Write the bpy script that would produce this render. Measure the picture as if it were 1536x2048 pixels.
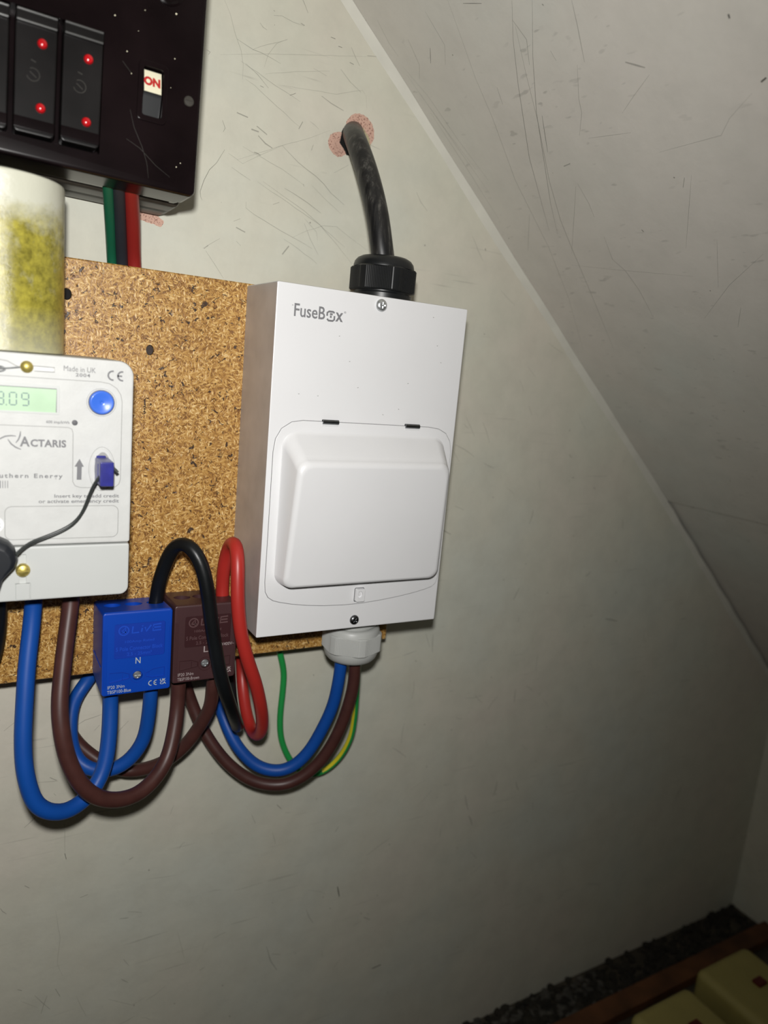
import bpy, bmesh, math, random
from mathutils import Vector, Matrix

for o in list(bpy.data.objects):
    bpy.data.objects.remove(o)
SC = bpy.context.scene
MM = 0.001
CAM_POS = (-151.99, -482.66, -44.22)
CAM_AXES = [(0.866769, -0.490435, 0.090474), (0.498475, 0.846412, -0.187372), (0.015316, 0.207507, 0.978114)]   # right, view, up
FOCAL_PX = 1460.57
# ---------------------------------------------------------------- camera
cam = bpy.data.cameras.new('camera')
camo = bpy.data.objects.new('camera', cam)
SC.collection.objects.link(camo)
r_, v_, u_ = [Vector(a) for a in CAM_AXES]
camo.matrix_world = Matrix(((r_.x, u_.x, -v_.x, CAM_POS[0]*MM), (r_.y, u_.y, -v_.y, CAM_POS[1]*MM),
                            (r_.z, u_.z, -v_.z, CAM_POS[2]*MM), (0, 0, 0, 1)))
cam.sensor_fit = 'VERTICAL'; cam.sensor_height = 36.0; cam.sensor_width = 27.0
cam.lens = FOCAL_PX/2048*36
cam.clip_start = 0.01; cam.clip_end = 50
cam.dof.use_dof = True; cam.dof.focus_distance = 0.435; cam.dof.aperture_fstop = 6.2
SC.camera = camo
# ---------------------------------------------------------------- light: dim ambient fill added through the open cupboard front, and the phone's flash
w = bpy.data.worlds.new('world'); SC.world = w; w.use_nodes = True
w.node_tree.nodes['Background'].inputs[0].default_value = (1.0, 0.98, 0.88, 1)
w.node_tree.nodes['Background'].inputs[1].default_value = 0.012
fl = bpy.data.lights.new('phone_flash', 'SPOT'); fl.energy = 8.6; fl.shadow_soft_size = 0.010
fl.spot_size = math.radians(160); fl.spot_blend = 1.0
fl.color = (1.0, 0.985, 0.955)
flo = bpy.data.objects.new('phone_flash', fl); SC.collection.objects.link(flo)
flo.location = (-0.160, -0.487, 0.000)
flo.rotation_euler = Vector((0.0, 1.0, -0.04)).to_track_quat('-Z', 'Y').to_euler()
SC.view_settings.view_transform = 'Standard'; SC.view_settings.look = 'None'
SC.view_settings.exposure = 0.0; SC.view_settings.gamma = 1.0; SC.view_settings.use_curve_mapping = False

# ---------------------------------------------------------------- materials
def nodes_of(name):
    m = bpy.data.materials.new(name); m.use_nodes = True
    nt = m.node_tree; return m, nt, nt.nodes, nt.links, nt.nodes['Principled BSDF']

def plain(name, col, rough=0.5, metal=0.0, var=0.06, scale=40, bump=0.0, bscale=400, coat=0.0, alpha=1.0, spec=0.5):
    m, nt, N, L, P = nodes_of(name)
    P.inputs['Roughness'].default_value = rough; P.inputs['Metallic'].default_value = metal
    P.inputs['Coat Weight'].default_value = coat; P.inputs['Alpha'].default_value = alpha
    P.inputs['Specular IOR Level'].default_value = spec
    tc = N.new('ShaderNodeTexCoord'); n = N.new('ShaderNodeTexNoise'); n.inputs['Scale'].default_value = scale
    n.inputs['Detail'].default_value = 5
    L.new(tc.outputs['Object'], n.inputs['Vector'])
    r = N.new('ShaderNodeValToRGB'); L.new(n.outputs['Fac'], r.inputs[0])
    r.color_ramp.elements[0].position = .3; r.color_ramp.elements[1].position = .7
    r.color_ramp.elements[0].color = tuple(c*(1-var) for c in col)+(1,)
    r.color_ramp.elements[1].color = tuple(min(1, c*(1+var)) for c in col)+(1,)
    L.new(r.outputs[0], P.inputs['Base Color'])
    if bump:
        n2 = N.new('ShaderNodeTexNoise'); n2.inputs['Scale'].default_value = bscale; L.new(tc.outputs['Object'], n2.inputs['Vector'])
        b = N.new('ShaderNodeBump'); b.inputs['Strength'].default_value = bump; b.inputs['Distance'].default_value = 0.0005
        L.new(n2.outputs['Fac'], b.inputs['Height']); L.new(b.outputs[0], P.inputs['Normal'])
    return m

def math_n(N, L, op, a, b=None, c=None):
    n = N.new('ShaderNodeMath'); n.operation = op
    for i, v in enumerate((a, b, c)):
        if v is None: continue
        if isinstance(v, (int, float)): n.inputs[i].default_value = v
        else: L.new(v, n.inputs[i])
    return n.outputs[0]

def mixc(N, L, fac, a, b, mode='MIX'):
    n = N.new('ShaderNodeMix'); n.data_type = 'RGBA'; n.blend_type = mode
    for s, v in ((n.inputs[0], fac), (n.inputs[6], a), (n.inputs[7], b)):
        if isinstance(v, (int, float)): s.default_value = v
        elif isinstance(v, tuple): s.default_value = v if len(v) == 4 else v+(1,)
        else: L.new(v, s)
    return n.outputs[2]

def noise(N, L, vec, scale, detail=4, rough=.5, dist=0.0):
    n = N.new('ShaderNodeTexNoise'); n.inputs['Scale'].default_value = scale; n.inputs['Detail'].default_value = detail
    n.inputs['Roughness'].default_value = rough; n.inputs['Distortion'].default_value = dist
    L.new(vec, n.inputs['Vector']); return n.outputs['Fac']

def ramp(N, L, v, stops):
    r = N.new('ShaderNodeValToRGB'); e = r.color_ramp.elements
    while len(e) < len(stops): e.new(.5)
    for i, (p, c) in enumerate(stops):
        e[i].position = p; e[i].color = (c+(1,)) if isinstance(c, tuple) else (c, c, c, 1)
    L.new(v, r.inputs[0]); return r.outputs[0]

def paint(name, col, warm, cool, scuff=0.25):
    m, nt, N, L, P = nodes_of(name)
    tc = N.new('ShaderNodeTexCoord').outputs['Object']
    a = noise(N, L, tc, 5.5, 4, .55)
    c = ramp(N, L, a, [(.36, cool), (.5, col), (.66, warm)])
    fine = noise(N, L, tc, 38, 6, .65)
    c = mixc(N, L, ramp(N, L, fine, [(.40, 0.0), (.75, scuff)]), c, tuple(x*.62 for x in col))
    # thin random scratches: strongly stretched noise, thresholded, in three directions
    for i, ang in enumerate((.35, 1.0, -.6)):
        mp = N.new('ShaderNodeMapping'); mp.inputs['Rotation'].default_value = (0, ang, 0)
        mp.inputs['Scale'].default_value = (14, 90, 420); mp.inputs['Location'].default_value = (i*3.3, i, i*7)
        L.new(tc, mp.inputs['Vector'])
        s = noise(N, L, mp.outputs[0], 1.0, 1, .4)
        msk = noise(N, L, tc, 11+i*3, 3, .6)
        f = math_n(N, L, 'MULTIPLY', ramp(N, L, s, [(.70, 0.0), (.76, 1.0)]), ramp(N, L, msk, [(.50, 0.0), (.62, 1.0)]))
        c = mixc(N, L, math_n(N, L, 'MULTIPLY', f, .40), c, tuple(x*.45 for x in col))
    # specks
    vo = N.new('ShaderNodeTexVoronoi'); vo.inputs['Scale'].default_value = 130; L.new(tc, vo.inputs['Vector'])
    sep = N.new('ShaderNodeSeparateColor'); L.new(vo.outputs['Color'], sep.inputs[0])
    sp = math_n(N, L, 'MULTIPLY', math_n(N, L, 'LESS_THAN', vo.outputs['Distance'], .07), math_n(N, L, 'GREATER_THAN', sep.outputs[0], .93))
    c = mixc(N, L, math_n(N, L, 'MULTIPLY', sp, .6), c, (.12, .11, .09))
    L.new(c, P.inputs['Base Color']); P.inputs['Roughness'].default_value = .62
    P.inputs['Specular IOR Level'].default_value = .35
    h = math_n(N, L, 'ADD', math_n(N, L, 'MULTIPLY', noise(N, L, tc, 220, 3), .35), math_n(N, L, 'MULTIPLY', noise(N, L, tc, 26, 4), 2.0))
    b = N.new('ShaderNodeBump'); b.inputs['Strength'].default_value = .32; b.inputs['Distance'].default_value = .0012
    L.new(h, b.inputs['Height']); L.new(b.outputs[0], P.inputs['Normal'])
    return m

def chipboard(name):
    m, nt, N, L, P = nodes_of(name)
    tc = N.new('ShaderNodeTexCoord').outputs['Object']
    mp = N.new('ShaderNodeMapping'); mp.inputs['Scale'].default_value = (1, .6, 1); L.new(tc, mp.inputs['Vector'])
    tc2 = mp.outputs[0]
    wn = N.new('ShaderNodeTexNoise'); wn.inputs['Scale'].default_value = 90; wn.inputs['Detail'].default_value = 3; L.new(tc2, wn.inputs['Vector'])
    wv = N.new('ShaderNodeVectorMath'); wv.operation = 'SCALE'; wv.inputs['Scale'].default_value = .0035
    L.new(wn.outputs['Color'], wv.inputs[0])
    ad = N.new('ShaderNodeVectorMath'); ad.operation = 'ADD'; L.new(tc2, ad.inputs[0]); L.new(wv.outputs[0], ad.inputs[1])
    v = None
    for k, (ang, sc) in enumerate(((.2, 330), (.85, 420), (1.5, 290), (2.1, 480), (2.75, 240))):
        rt = N.new('ShaderNodeMapping'); rt.vector_type = 'TEXTURE'; rt.inputs['Rotation'].default_value = (0, ang, 0); rt.inputs['Location'].default_value = (k*.37, 0, k*.21)
        L.new(ad.outputs[0], rt.inputs['Vector'])
        mo = N.new('ShaderNodeMapping'); mo.inputs['Scale'].default_value = (1, 1.5, 3.6); L.new(rt.outputs[0], mo.inputs['Vector'])
        vo = N.new('ShaderNodeTexVoronoi'); vo.inputs['Scale'].default_value = sc; L.new(mo.outputs[0], vo.inputs['Vector'])
        sp = N.new('ShaderNodeSeparateColor'); L.new(vo.outputs['Color'], sp.inputs[0])
        edge = ramp(N, L, vo.outputs['Distance'], [(.25, 1.0), (.62, .72)])
        q = math_n(N, L, 'MULTIPLY', sp.outputs[0], edge)
        v = q if v is None else math_n(N, L, 'MAXIMUM', v, q)
    grain = noise(N, L, tc2, 900, 3, .6)
    v = math_n(N, L, 'ADD', math_n(N, L, 'MULTIPLY', v, .86), math_n(N, L, 'MULTIPLY', grain, .22))
    c = ramp(N, L, v, [(.50, (.18, .075, .014)), (.66, (.40, .20, .045)), (.78, (.54, .31, .085)), (.89, (.68, .44, .16)), (.98, (.90, .68, .36))])
    big = noise(N, L, tc, 20, 3)
    c = mixc(N, L, ramp(N, L, big, [(.35, 0.0), (.7, .22)]), c, (.42, .22, .06))
    # dark specks of bark
    s = noise(N, L, tc, 330, 2, .6, .8)
    msk = noise(N, L, tc, 90, 2)
    f = math_n(N, L, 'MULTIPLY', ramp(N, L, s, [(.63, 0.0), (.65, 1.0)]), ramp(N, L, msk, [(.44, 0.0), (.50, 1.0)]))
    s2 = noise(N, L, tc, 130, 2, .5, .8)
    f = math_n(N, L, 'MAXIMUM', f, ramp(N, L, s2, [(.735, 0.0), (.75, 1.0)]))
    c = mixc(N, L, math_n(N, L, 'MULTIPLY', f, .95), c, (.03, .014, .010))
    L.new(c, P.inputs['Base Color']); P.inputs['Roughness'].default_value = .42
    b = N.new('ShaderNodeBump'); b.inputs['Strength'].default_value = .5; b.inputs['Distance'].default_value = .0006
    L.new(math_n(N, L, 'SUBTRACT', v, f), b.inputs['Height']); L.new(b.outputs[0], P.inputs['Normal'])
    return m

def streaked(name, base, stain, zlo, zhi):
    # white plastic stained yellow below a ragged line (stain has its own shape)
    m, nt, N, L, P = nodes_of(name)
    tc = N.new('ShaderNodeTexCoord').outputs['Object']
    sx = N.new('ShaderNodeSeparateXYZ'); L.new(tc, sx.inputs[0])
    n1 = noise(N, L, tc, 45, 6, .7)
    z = math_n(N, L, 'ADD', sx.outputs[2], math_n(N, L, 'MULTIPLY', math_n(N, L, 'SUBTRACT', n1, .5), .05))
    mr = N.new('ShaderNodeMapRange'); mr.inputs[1].default_value = zhi; mr.inputs[2].default_value = zlo; L.new(z, mr.inputs[0])
    f = mr.outputs[0]
    mot = noise(N, L, tc, 230, 6, .8)
    dk = mixc(N, L, ramp(N, L, mot, [(.35, 0.0), (.65, 1.0)]), tuple(s*.38 for s in stain), stain)
    hole = ramp(N, L, noise(N, L, tc, 60, 5, .7), [(.26, .62), (.42, 1.0)])
    low = N.new('ShaderNodeMapRange'); low.inputs[1].default_value = .0; low.inputs[2].default_value = .022; L.new(sx.outputs[2], low.inputs[0])
    f = math_n(N, L, 'MULTIPLY', f, hole)
    f = math_n(N, L, 'MULTIPLY', f, math_n(N, L, 'ADD', math_n(N, L, 'MULTIPLY', low.outputs[0], .5), .5))
    c = mixc(N, L, f, base, dk)
    L.new(c, P.inputs['Base Color']); P.inputs['Roughness'].default_value = .26
    P.inputs['Subsurface Weight'].default_value = .0
    b = N.new('ShaderNodeBump'); b.inputs['Strength'].default_value = .25; b.inputs['Distance'].default_value = .001
    L.new(mot, b.inputs['Height']); L.new(b.outputs[0], P.inputs['Normal'])
    return m

def speckled(name, col, dark, scale=600, thr=.62, rough=.9):
    m, nt, N, L, P = nodes_of(name)
    tc = N.new('ShaderNodeTexCoord').outputs['Object']
    c = mixc(N, L, ramp(N, L, noise(N, L, tc, scale, 2), [(thr, 0.0), (thr+.03, .85)]), col, dark)
    c = mixc(N, L, ramp(N, L, noise(N, L, tc, 60, 4), [(.4, 0.0), (.65, .45)]), c, tuple(x*.8 for x in col))
    L.new(c, P.inputs['Base Color']); P.inputs['Roughness'].default_value = rough
    b = N.new('ShaderNodeBump'); b.inputs['Strength'].default_value = .8; b.inputs['Distance'].default_value = .0006
    L.new(noise(N, L, tc, 350, 4), b.inputs['Height']); L.new(b.outputs[0], P.inputs['Normal'])
    return m

def worn_black(name):
    m, nt, N, L, P = nodes_of(name)
    tc = N.new('ShaderNodeTexCoord').outputs['Object']
    mp = N.new('ShaderNodeMapping'); mp.inputs['Scale'].default_value = (260, 260, 22); mp.inputs['Rotation'].default_value = (0, -.16, 0)
    L.new(tc, mp.inputs['Vector'])
    s = noise(N, L, mp.outputs[0], 1.0, 5, .7)
    c = ramp(N, L, s, [(.42, (.006, .006, .007)), (.54, (.022, .021, .020)), (.66, (.09, .087, .078))])
    L.new(c, P.inputs['Base Color']); P.inputs['Roughness'].default_value = .38
    return m

M = {}
M['wall'] = paint('painted_plaster', (.68, .665, .56), (.70, .655, .56), (.655, .665, .58))
M['ceil'] = paint('painted_sloping_board', (.66, .638, .58), (.67, .635, .58), (.635, .642, .59), .2)
M['cove'] = plain('painted_cove', (.68, .665, .585), .6, var=.06, bump=.3, bscale=60)
M['chip'] = chipboard('chipboard')
M['chipdark'] = plain('dark_screw_head', (.035, .022, .018), .7, var=.3, scale=300)
M['white'] = plain('white_powder_coat', (.80, .80, .81), .34, var=.012, scale=25, bump=.05, bscale=1500)
M['side'] = plain('shaded_side_white', (.46, .415, .39), .38, var=.10, scale=55, bump=.12, bscale=160)  # white coat darkened and browned to carry the side's shade
M['white_groove'] = plain('shaded_gap_grey', (.16, .16, .17), .7)
M['white2'] = plain('grey_white_plastic', (.52, .53, .51), .38, var=.03)
M['print_grey'] = plain('grey_print', (.13, .13, .14), .6)
M['print_mid'] = plain('mid_grey_print', (.20, .20, .21), .6)
M['print_pale'] = plain('pale_grey_print', (.33, .33, .32), .6)
M['steel'] = plain('steel', (.66, .68, .69), .34, .85, var=.2, scale=200)
M['steel_dark'] = plain('dark_steel', (.16, .165, .17), .32, 1.0, var=.2, scale=300)
M['brass'] = plain('brass', (.62, .50, .14), .42, .7, var=.25, scale=400)
M['meter'] = plain('pale_grey_plastic', (.63, .635, .62), .5, var=.035, scale=160, bump=.12, bscale=900)
M['meter_cover'] = plain('pale_grey_cover_plastic', (.59, .605, .59), .45, var=.012, scale=60)
M['lcd'] = plain('green_display', (.52, .72, .50), .25, var=.09, scale=60)
M['lcd_dark'] = plain('display_digit', (.13, .20, .22), .5)
M['button'] = plain('blue_button', (.05, .17, .75), .28, var=.03, coat=.3)
M['key'] = plain('dark_blue_plastic', (.028, .03, .23), .3, var=.15, scale=200)
M['blk'] = plain('black_plastic', (.008, .009, .010), .36)
M['blk_fob'] = plain('soft_black_plastic', (.012, .014, .018), .42)
M['cord'] = plain('dark_grey_cord', (.035, .04, .038), .45)
M['bakelite'] = plain('glossy_black_brown', (.0075, .0045, .005), .2, var=.3, spec=.16)
M['carrier'] = plain('dark_grey_carrier', (.011, .010, .010), .3, var=.3, spec=.2)
M['ridge'] = plain('ridge_highlight_grey', (.07, .07, .068), .25, spec=.7)
M['frame_gloss'] = plain('glossy_dark_frame', (.05, .048, .044), .16, var=.2, spec=.4)
M['wood_base'] = plain('dark_varnished_wood', (.040, .036, .030), .4, var=.35, scale=90)
M['reddot'] = plain('red_plastic', (.48, .008, .012), .2, coat=.4)
M['bluedot'] = plain('blue_marker', (.03, .06, .30), .25)
M['cream'] = plain('cream_enamel', (.83, .78, .58), .35)
M['redprint'] = plain('red_lettering', (.50, .02, .02), .5)
M['blue'] = plain('blue_cable_sheath', (.005, .070, .35), .45, var=.06, spec=.35)
M['brown'] = plain('brown_cable_sheath', (.066, .023, .019), .43, var=.14, scale=120)
M['black_s'] = plain('black_cable_sheath', (.006, .007, .008), .36, var=.3, bump=.15, bscale=200, spec=.35)
M['red_s'] = plain('red_cable_sheath', (.42, .026, .020), .4, var=.05)
M['dkred_s'] = plain('dark_red_cable_sheath', (.27, .018, .015), .4, var=.05)
M['green_s'] = plain('green_cable_sheath', (.008, .11, .055), .42)
M['greyblk_s'] = plain('charcoal_cable_sheath', (.022, .025, .032), .45)
M['eg'] = plain('earth_green', (.018, .33, .07), .4)
M['ey'] = plain('earth_yellow', (.70, .60, .02), .4)
M['swa'] = worn_black('scuffed_black_armoured_sheath')
M['tb'] = plain('blue_block_plastic', (.003, .056, .43), .4, spec=.4, var=.03, bump=.04, bscale=1500)
M['tb_in'] = plain('blue_block_label', (.003, .040, .39), .45)
M['tb_txt'] = plain('blue_embossed', (.012, .075, .56), .4)
M['tn'] = plain('brown_block_plastic', (.060, .026, .028), .42, var=.05, bump=.04, bscale=1500)
M['tn_in'] = plain('brown_block_label', (.040, .011, .013), .45)
M['tn_txt'] = plain('brown_embossed', (.11, .058, .060), .45)
M['lite'] = plain('pale_lettering', (.45, .50, .50), .6)
M['lite2'] = plain('pale_pinkish_lettering', (.40, .33, .33), .6)
M['pink'] = speckled('pink_plaster', (.66, .42, .33), (.22, .09, .07), 900, .57)
M['sand'] = speckled('sandy_filler', (.46, .40, .25), (.25, .20, .12), 400, .6)
M['hole'] = plain('dark_void', (.004, .004, .004), .9)
M['scuff'] = plain('grey_scuff', (.27, .265, .24), .8, alpha=.34, spec=.1, var=.3, scale=300)
M['mark'] = plain('dark_mark', (.07, .065, .055), .8, alpha=.7, spec=.1, var=.3, scale=300)
M['tube'] = streaked('yellow_stained_white_plastic', (.62, .62, .51), (.43, .375, .055), .052, .072)
M['woodred'] = plain('red_brown_wood', (.11, .042, .015), .7, var=.5, scale=30)
M['floor'] = plain('dirty_floorboards', (.060, .050, .035), .8, var=.5, scale=20, bump=.6, bscale=60)
M['rubble'] = plain('grey_dust_clods', (.075, .07, .06), .95, var=.4, scale=60, bump=1, bscale=200)
M['rubble2'] = plain('dark_dirt', (.022, .019, .014), .95, var=.5, scale=60, bump=1, bscale=200)
M['socket'] = plain('cream_yellow_plastic', (.42, .36, .12), .45)
M['dkred'] = plain('dark_red_switch', (.12, .01, .01), .35)
M['sticker'] = plain('white_sticker', (.85, .86, .86), .4)

# ---------------------------------------------------------------- object helpers (all sizes in millimetres)
COL = SC.collection
SCALEV = MM

def thing(name, label, cat, loc, group=None, rot=None):
    o = bpy.data.objects.new(name, None); COL.objects.link(o)
    o.location = Vector(loc)*MM; o.empty_display_size = .01
    if rot: o.rotation_euler = rot
    o['label'] = label; o['category'] = cat; o['org'] = tuple(loc)
    if group: o['group'] = group
    return o

def link_mesh(name, me, mat, parent=None, label=None, kind=None, smooth=True):
    """me: Mesh in world millimetres; parts are stored relative to their thing."""
    o = bpy.data.objects.new(name, me); COL.objects.link(o)
    root = parent
    while root is not None and root.parent is not None: root = root.parent
    org = Vector(root['org']) if root is not None and 'org' in root.keys() else Vector((0, 0, 0))
    me.transform(Matrix.Scale(MM, 4) @ Matrix.Translation(-org))
    if parent is not None:
        o.parent = parent
    if mat is not None:

        for mm_ in (mat if isinstance(mat, (list, tuple)) else [mat]): me.materials.append(mm_)
    if label: o['label'] = label
    if kind: o['kind'] = kind
    return o

def obj(name, bm, mat, parent=None, label=None, kind=None, smooth=True, ang=32, wn=True):
    bmesh.ops.recalc_face_normals(bm, faces=bm.faces)
    a = math.radians(ang)
    for f in bm.faces: f.smooth = smooth
    for e in bm.edges:
        if len(e.link_faces) == 2:
            e.smooth = e.calc_face_angle(0) < a
    me = bpy.data.meshes.new(name); bm.to_mesh(me); bm.free()
    o = link_mesh(name, me, mat, parent, label, kind)
    if wn:
        w_ = o.modifiers.new('weighted_normals', 'WEIGHTED_NORMAL'); w_.keep_sharp = True
    return o

def box(x0, x1, y0, y1, z0, z1, bev=0.0, seg=2, bm=None):
    b = bmesh.new()
    vs = [b.verts.new((x, y, z)) for x in (x0, x1) for y in (y0, y1) for z in (z0, z1)]
    for f in ((0, 1, 3, 2), (4, 6, 7, 5), (0, 4, 5, 1), (2, 3, 7, 6), (0, 2, 6, 4), (1, 5, 7, 3)):
        b.faces.new([vs[i] for i in f])
    if bev: bmesh.ops.bevel(b, geom=b.edges[:], offset=bev, segments=seg, affect='EDGES', profile=.5)
    return merge(bm, b)

def merge(dst, src, mi=0):
    if dst is None: return src
    mp = {}
    for v in src.verts: mp[v] = dst.verts.new(v.co)
    for f in src.faces:
        try: nf = dst.faces.new([mp[v] for v in f.verts]); nf.material_index = f.material_index or mi
        except ValueError: pass
    src.free(); return dst

def rrect(x0, x1, z0, z1, r, n=6):
    pts = []
    if not isinstance(r, (tuple, list)): r = (r,)*4       # bottom-left, bottom-right, top-right, top-left
    for (cx, cz, a0, rr) in ((x0+r[0], z0+r[0], math.pi, r[0]), (x1-r[1], z0+r[1], 1.5*math.pi, r[1]), (x1-r[2], z1-r[2], 0, r[2]), (x0+r[3], z1-r[3], .5*math.pi, r[3])):
        for k in range(n+1):
            a = a0+k/n*math.pi/2; pts.append((cx+rr*math.cos(a), cz+rr*math.sin(a)))
    return pts

def loft(rings, cap0=True, cap1=True, close=True, bm=None):
    b = bmesh.new(); R = [[b.verts.new(p) for p in r] for r in rings]
    n = len(R[0])
    for i in range(len(R)-1):
        for k in range(n if close else n-1):
            b.faces.new((R[i][k], R[i][(k+1) % n], R[i+1][(k+1) % n], R[i+1][k]))
    if cap0: b.faces.new(R[0])
    if cap1: b.faces.new(list(reversed(R[-1])))
    return merge(bm, b)

def plate(outline, y0, y1, bev=0.0, bm=None):
    """outline in x-z, back at y0, front at y1 (y1 < y0), front edge bevelled by bev"""
    rings = [[(x, y0, z) for x, z in outline]]
    if bev:
        ins = inset(outline, bev)
        h = inset(outline, bev*.3)
        rings += [[(x, y1+bev, z) for x, z in outline], [(x, y1+bev*.3, z) for x, z in h], [(x, y1, z) for x, z in ins]]
    else: rings += [[(x, y1, z) for x, z in outline]]
    return loft(rings, bm=bm)

def inset(o, d):
    n = len(o); out = []
    area = sum(o[i][0]*o[(i+1) % n][1]-o[(i+1) % n][0]*o[i][1] for i in range(n))
    s = 1 if area > 0 else -1
    for i in range(n):
        p0, p1, p2 = Vector(o[i-1]), Vector(o[i]), Vector(o[(i+1) % n])
        a = (p1-p0); b_ = (p2-p1)
        if a.length < 1e-6: a = b_.copy()
        if b_.length < 1e-6: b_ = a.copy()
        if a.length < 1e-6: out.append(tuple(p1)); continue
        a.normalize(); b_.normalize()
        na = Vector((-a.y, a.x))*s; nb = Vector((-b_.y, b_.x))*s
        m_ = na+nb
        m_ = m_/max(.3, (m_.length_squared/2)) if m_.length > 1e-6 else na
        out.append((p1.x+m_.x*d, p1.y+m_.y*d))
    return out

def disc(cx, cz, y0, y1, r, n=32, bev=0.0, rz=None, bm=None):
    rz = rz or r
    o = [(cx+r*math.cos(2*math.pi*k/n), cz+rz*math.sin(2*math.pi*k/n)) for k in range(n)]
    return plate(o, y0, y1, bev, bm)

def lathe_y(cx, cz, prof, n=32, bm=None):
    """prof: (radius, y) list, around an axis along y"""
    rings = [[(cx+r*math.cos(2*math.pi*k/n), y, cz+r*math.sin(2*math.pi*k/n)) for k in range(n)] for r, y in prof]
    return loft(rings, bm=bm)

def lathe_z(cx, cy, prof, n=48, bm=None, tilt=None):
    rings = [[(cx+r*math.cos(2*math.pi*k/n), cy+r*math.sin(2*math.pi*k/n), z) for k in range(n)] for r, z in prof]
    return loft(rings, bm=bm)

def curve_pts(P, step=3.0):
    """Catmull-Rom through the points"""
    P = [Vector(p) for p in P]
    Q = [P[0]*2-P[1]]+P+[P[-1]*2-P[-2]]
    out = []
    for i in range(1, len(Q)-2):
        a, b_, c, d = Q[i-1:i+3]
        n = max(2, int((c-b_).length/step))
        for k in range(n):
            t = k/n
            out.append(.5*((2*b_)+(c-a)*t+(2*a-5*b_+4*c-d)*t*t+(3*b_-a-3*c+d)*t*t*t))
    out.append(P[-1])
    for _ in range(3):
        out = [out[0]]+[(out[i-1]+2*out[i]+out[i+1])/4 for i in range(1, len(out)-1)]+[out[-1]]
    return out

def tube(P, r, n=20, step=3.0, bm=None, stripe=None, flat=1.0, rfun=None):
    pts = curve_pts(P, step); b = bmesh.new(); rings = []
    t0 = (pts[1]-pts[0]).normalized(); up = Vector((0, 1, 0)); nrm = (up-t0*up.dot(t0)).normalized()
    for i, p in enumerate(pts):
        t = (pts[min(i+1, len(pts)-1)]-pts[max(i-1, 0)]).normalized()
        nrm = (nrm-t*nrm.dot(t)).normalized(); bi = t.cross(nrm)
        rr = r if rfun is None else rfun(i/(len(pts)-1))*r
        rings.append([b.verts.new(p+(nrm*math.cos(2*math.pi*k/n)*flat+bi*math.sin(2*math.pi*k/n))*rr) for k in range(n)])
    for i in range(len(rings)-1):
        for k in range(n):
            f = b.faces.new((rings[i][k], rings[i][(k+1) % n], rings[i+1][(k+1) % n], rings[i+1][k]))
            if stripe and k in stripe(i/len(rings)): f.material_index = 1
    b.faces.new(rings[0]); b.faces.new(list(reversed(rings[-1])))
    return merge(bm, b)

def ribbon(pts, w, y=None, bm=None, closed=False, taper=False, nrm=None):
    """thin flat strip; pts (x,z) at depth y, or 3-D points with surface normal nrm"""
    if y is not None: P = [Vector((p[0], y, p[1])) for p in pts]; nv = Vector((0, -1, 0))
    else: P = [Vector(p) for p in pts]; nv = nrm
    b = bm or bmesh.new(); L_, n = [], len(P)
    for i in range(n):
        a = P[i-1] if (i or closed) else P[i]; c = P[(i+1) % n] if (i < n-1 or closed) else P[i]
        t = (c-a)
        t = t.normalized() if t.length > 1e-9 else Vector((1, 0, 0))
        s = t.cross(nv)*w*.5
        if taper and not closed: s = s*(.35+.65*math.sin(math.pi*(i+.35)/(n-.3)))
        L_.append((b.verts.new(P[i]+s), b.verts.new(P[i]-s)))
    for i in range(n if closed else n-1):
        b.faces.new((L_[i][0], L_[(i+1) % n][0], L_[(i+1) % n][1], L_[i][1]))
    return b

def text_bm(s, x0, x1, z0, z1, y, bold=0.0, depth=.08, spacing=1.0):
    """letters fitted to the rectangle x0..x1, z0..z1 on a front at depth y"""
    c = bpy.data.curves.new('t', 'FONT'); c.body = s; c.size = 10; c.offset = bold; c.extrude = .5
    c.space_character = spacing; c.resolution_u = 3
    o = bpy.data.objects.new('t', c); COL.objects.link(o)
    dg = bpy.context.evaluated_depsgraph_get(); dg.update()
    me = bpy.data.meshes.new_from_object(o.evaluated_get(dg))
    b = bmesh.new(); b.from_mesh(me)
    bpy.data.objects.remove(o); bpy.data.curves.remove(c); bpy.data.meshes.remove(me)
    xs = [v.co.x for v in b.verts]; ys = [v.co.y for v in b.verts]
    mx, Mx, my, My = min(xs), max(xs), min(ys), max(ys)
    for v in b.verts:
        X, Y, Z = v.co
        v.co = (x0+(X-mx)/(Mx-mx)*(x1-x0), y-(Z+.5)*depth+.02, z0+(Y-my)/(My-my)*(z1-z0))
    for f in b.faces: f.material_index = 0
    return b

def letters(name, s, rect, y, mat, parent, bold=.25, depth=.1, spacing=1.0, label=None):
    return obj(name, text_bm(s, *rect, y, bold, depth, spacing), mat, parent, smooth=False, label=label)

def outward(b):
    bmesh.ops.remove_doubles(b, verts=b.verts, dist=1e-4)
    bmesh.ops.recalc_face_normals(b, faces=b.faces)
    if b.calc_volume(signed=True) < 0: bmesh.ops.reverse_faces(b, faces=b.faces)

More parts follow.
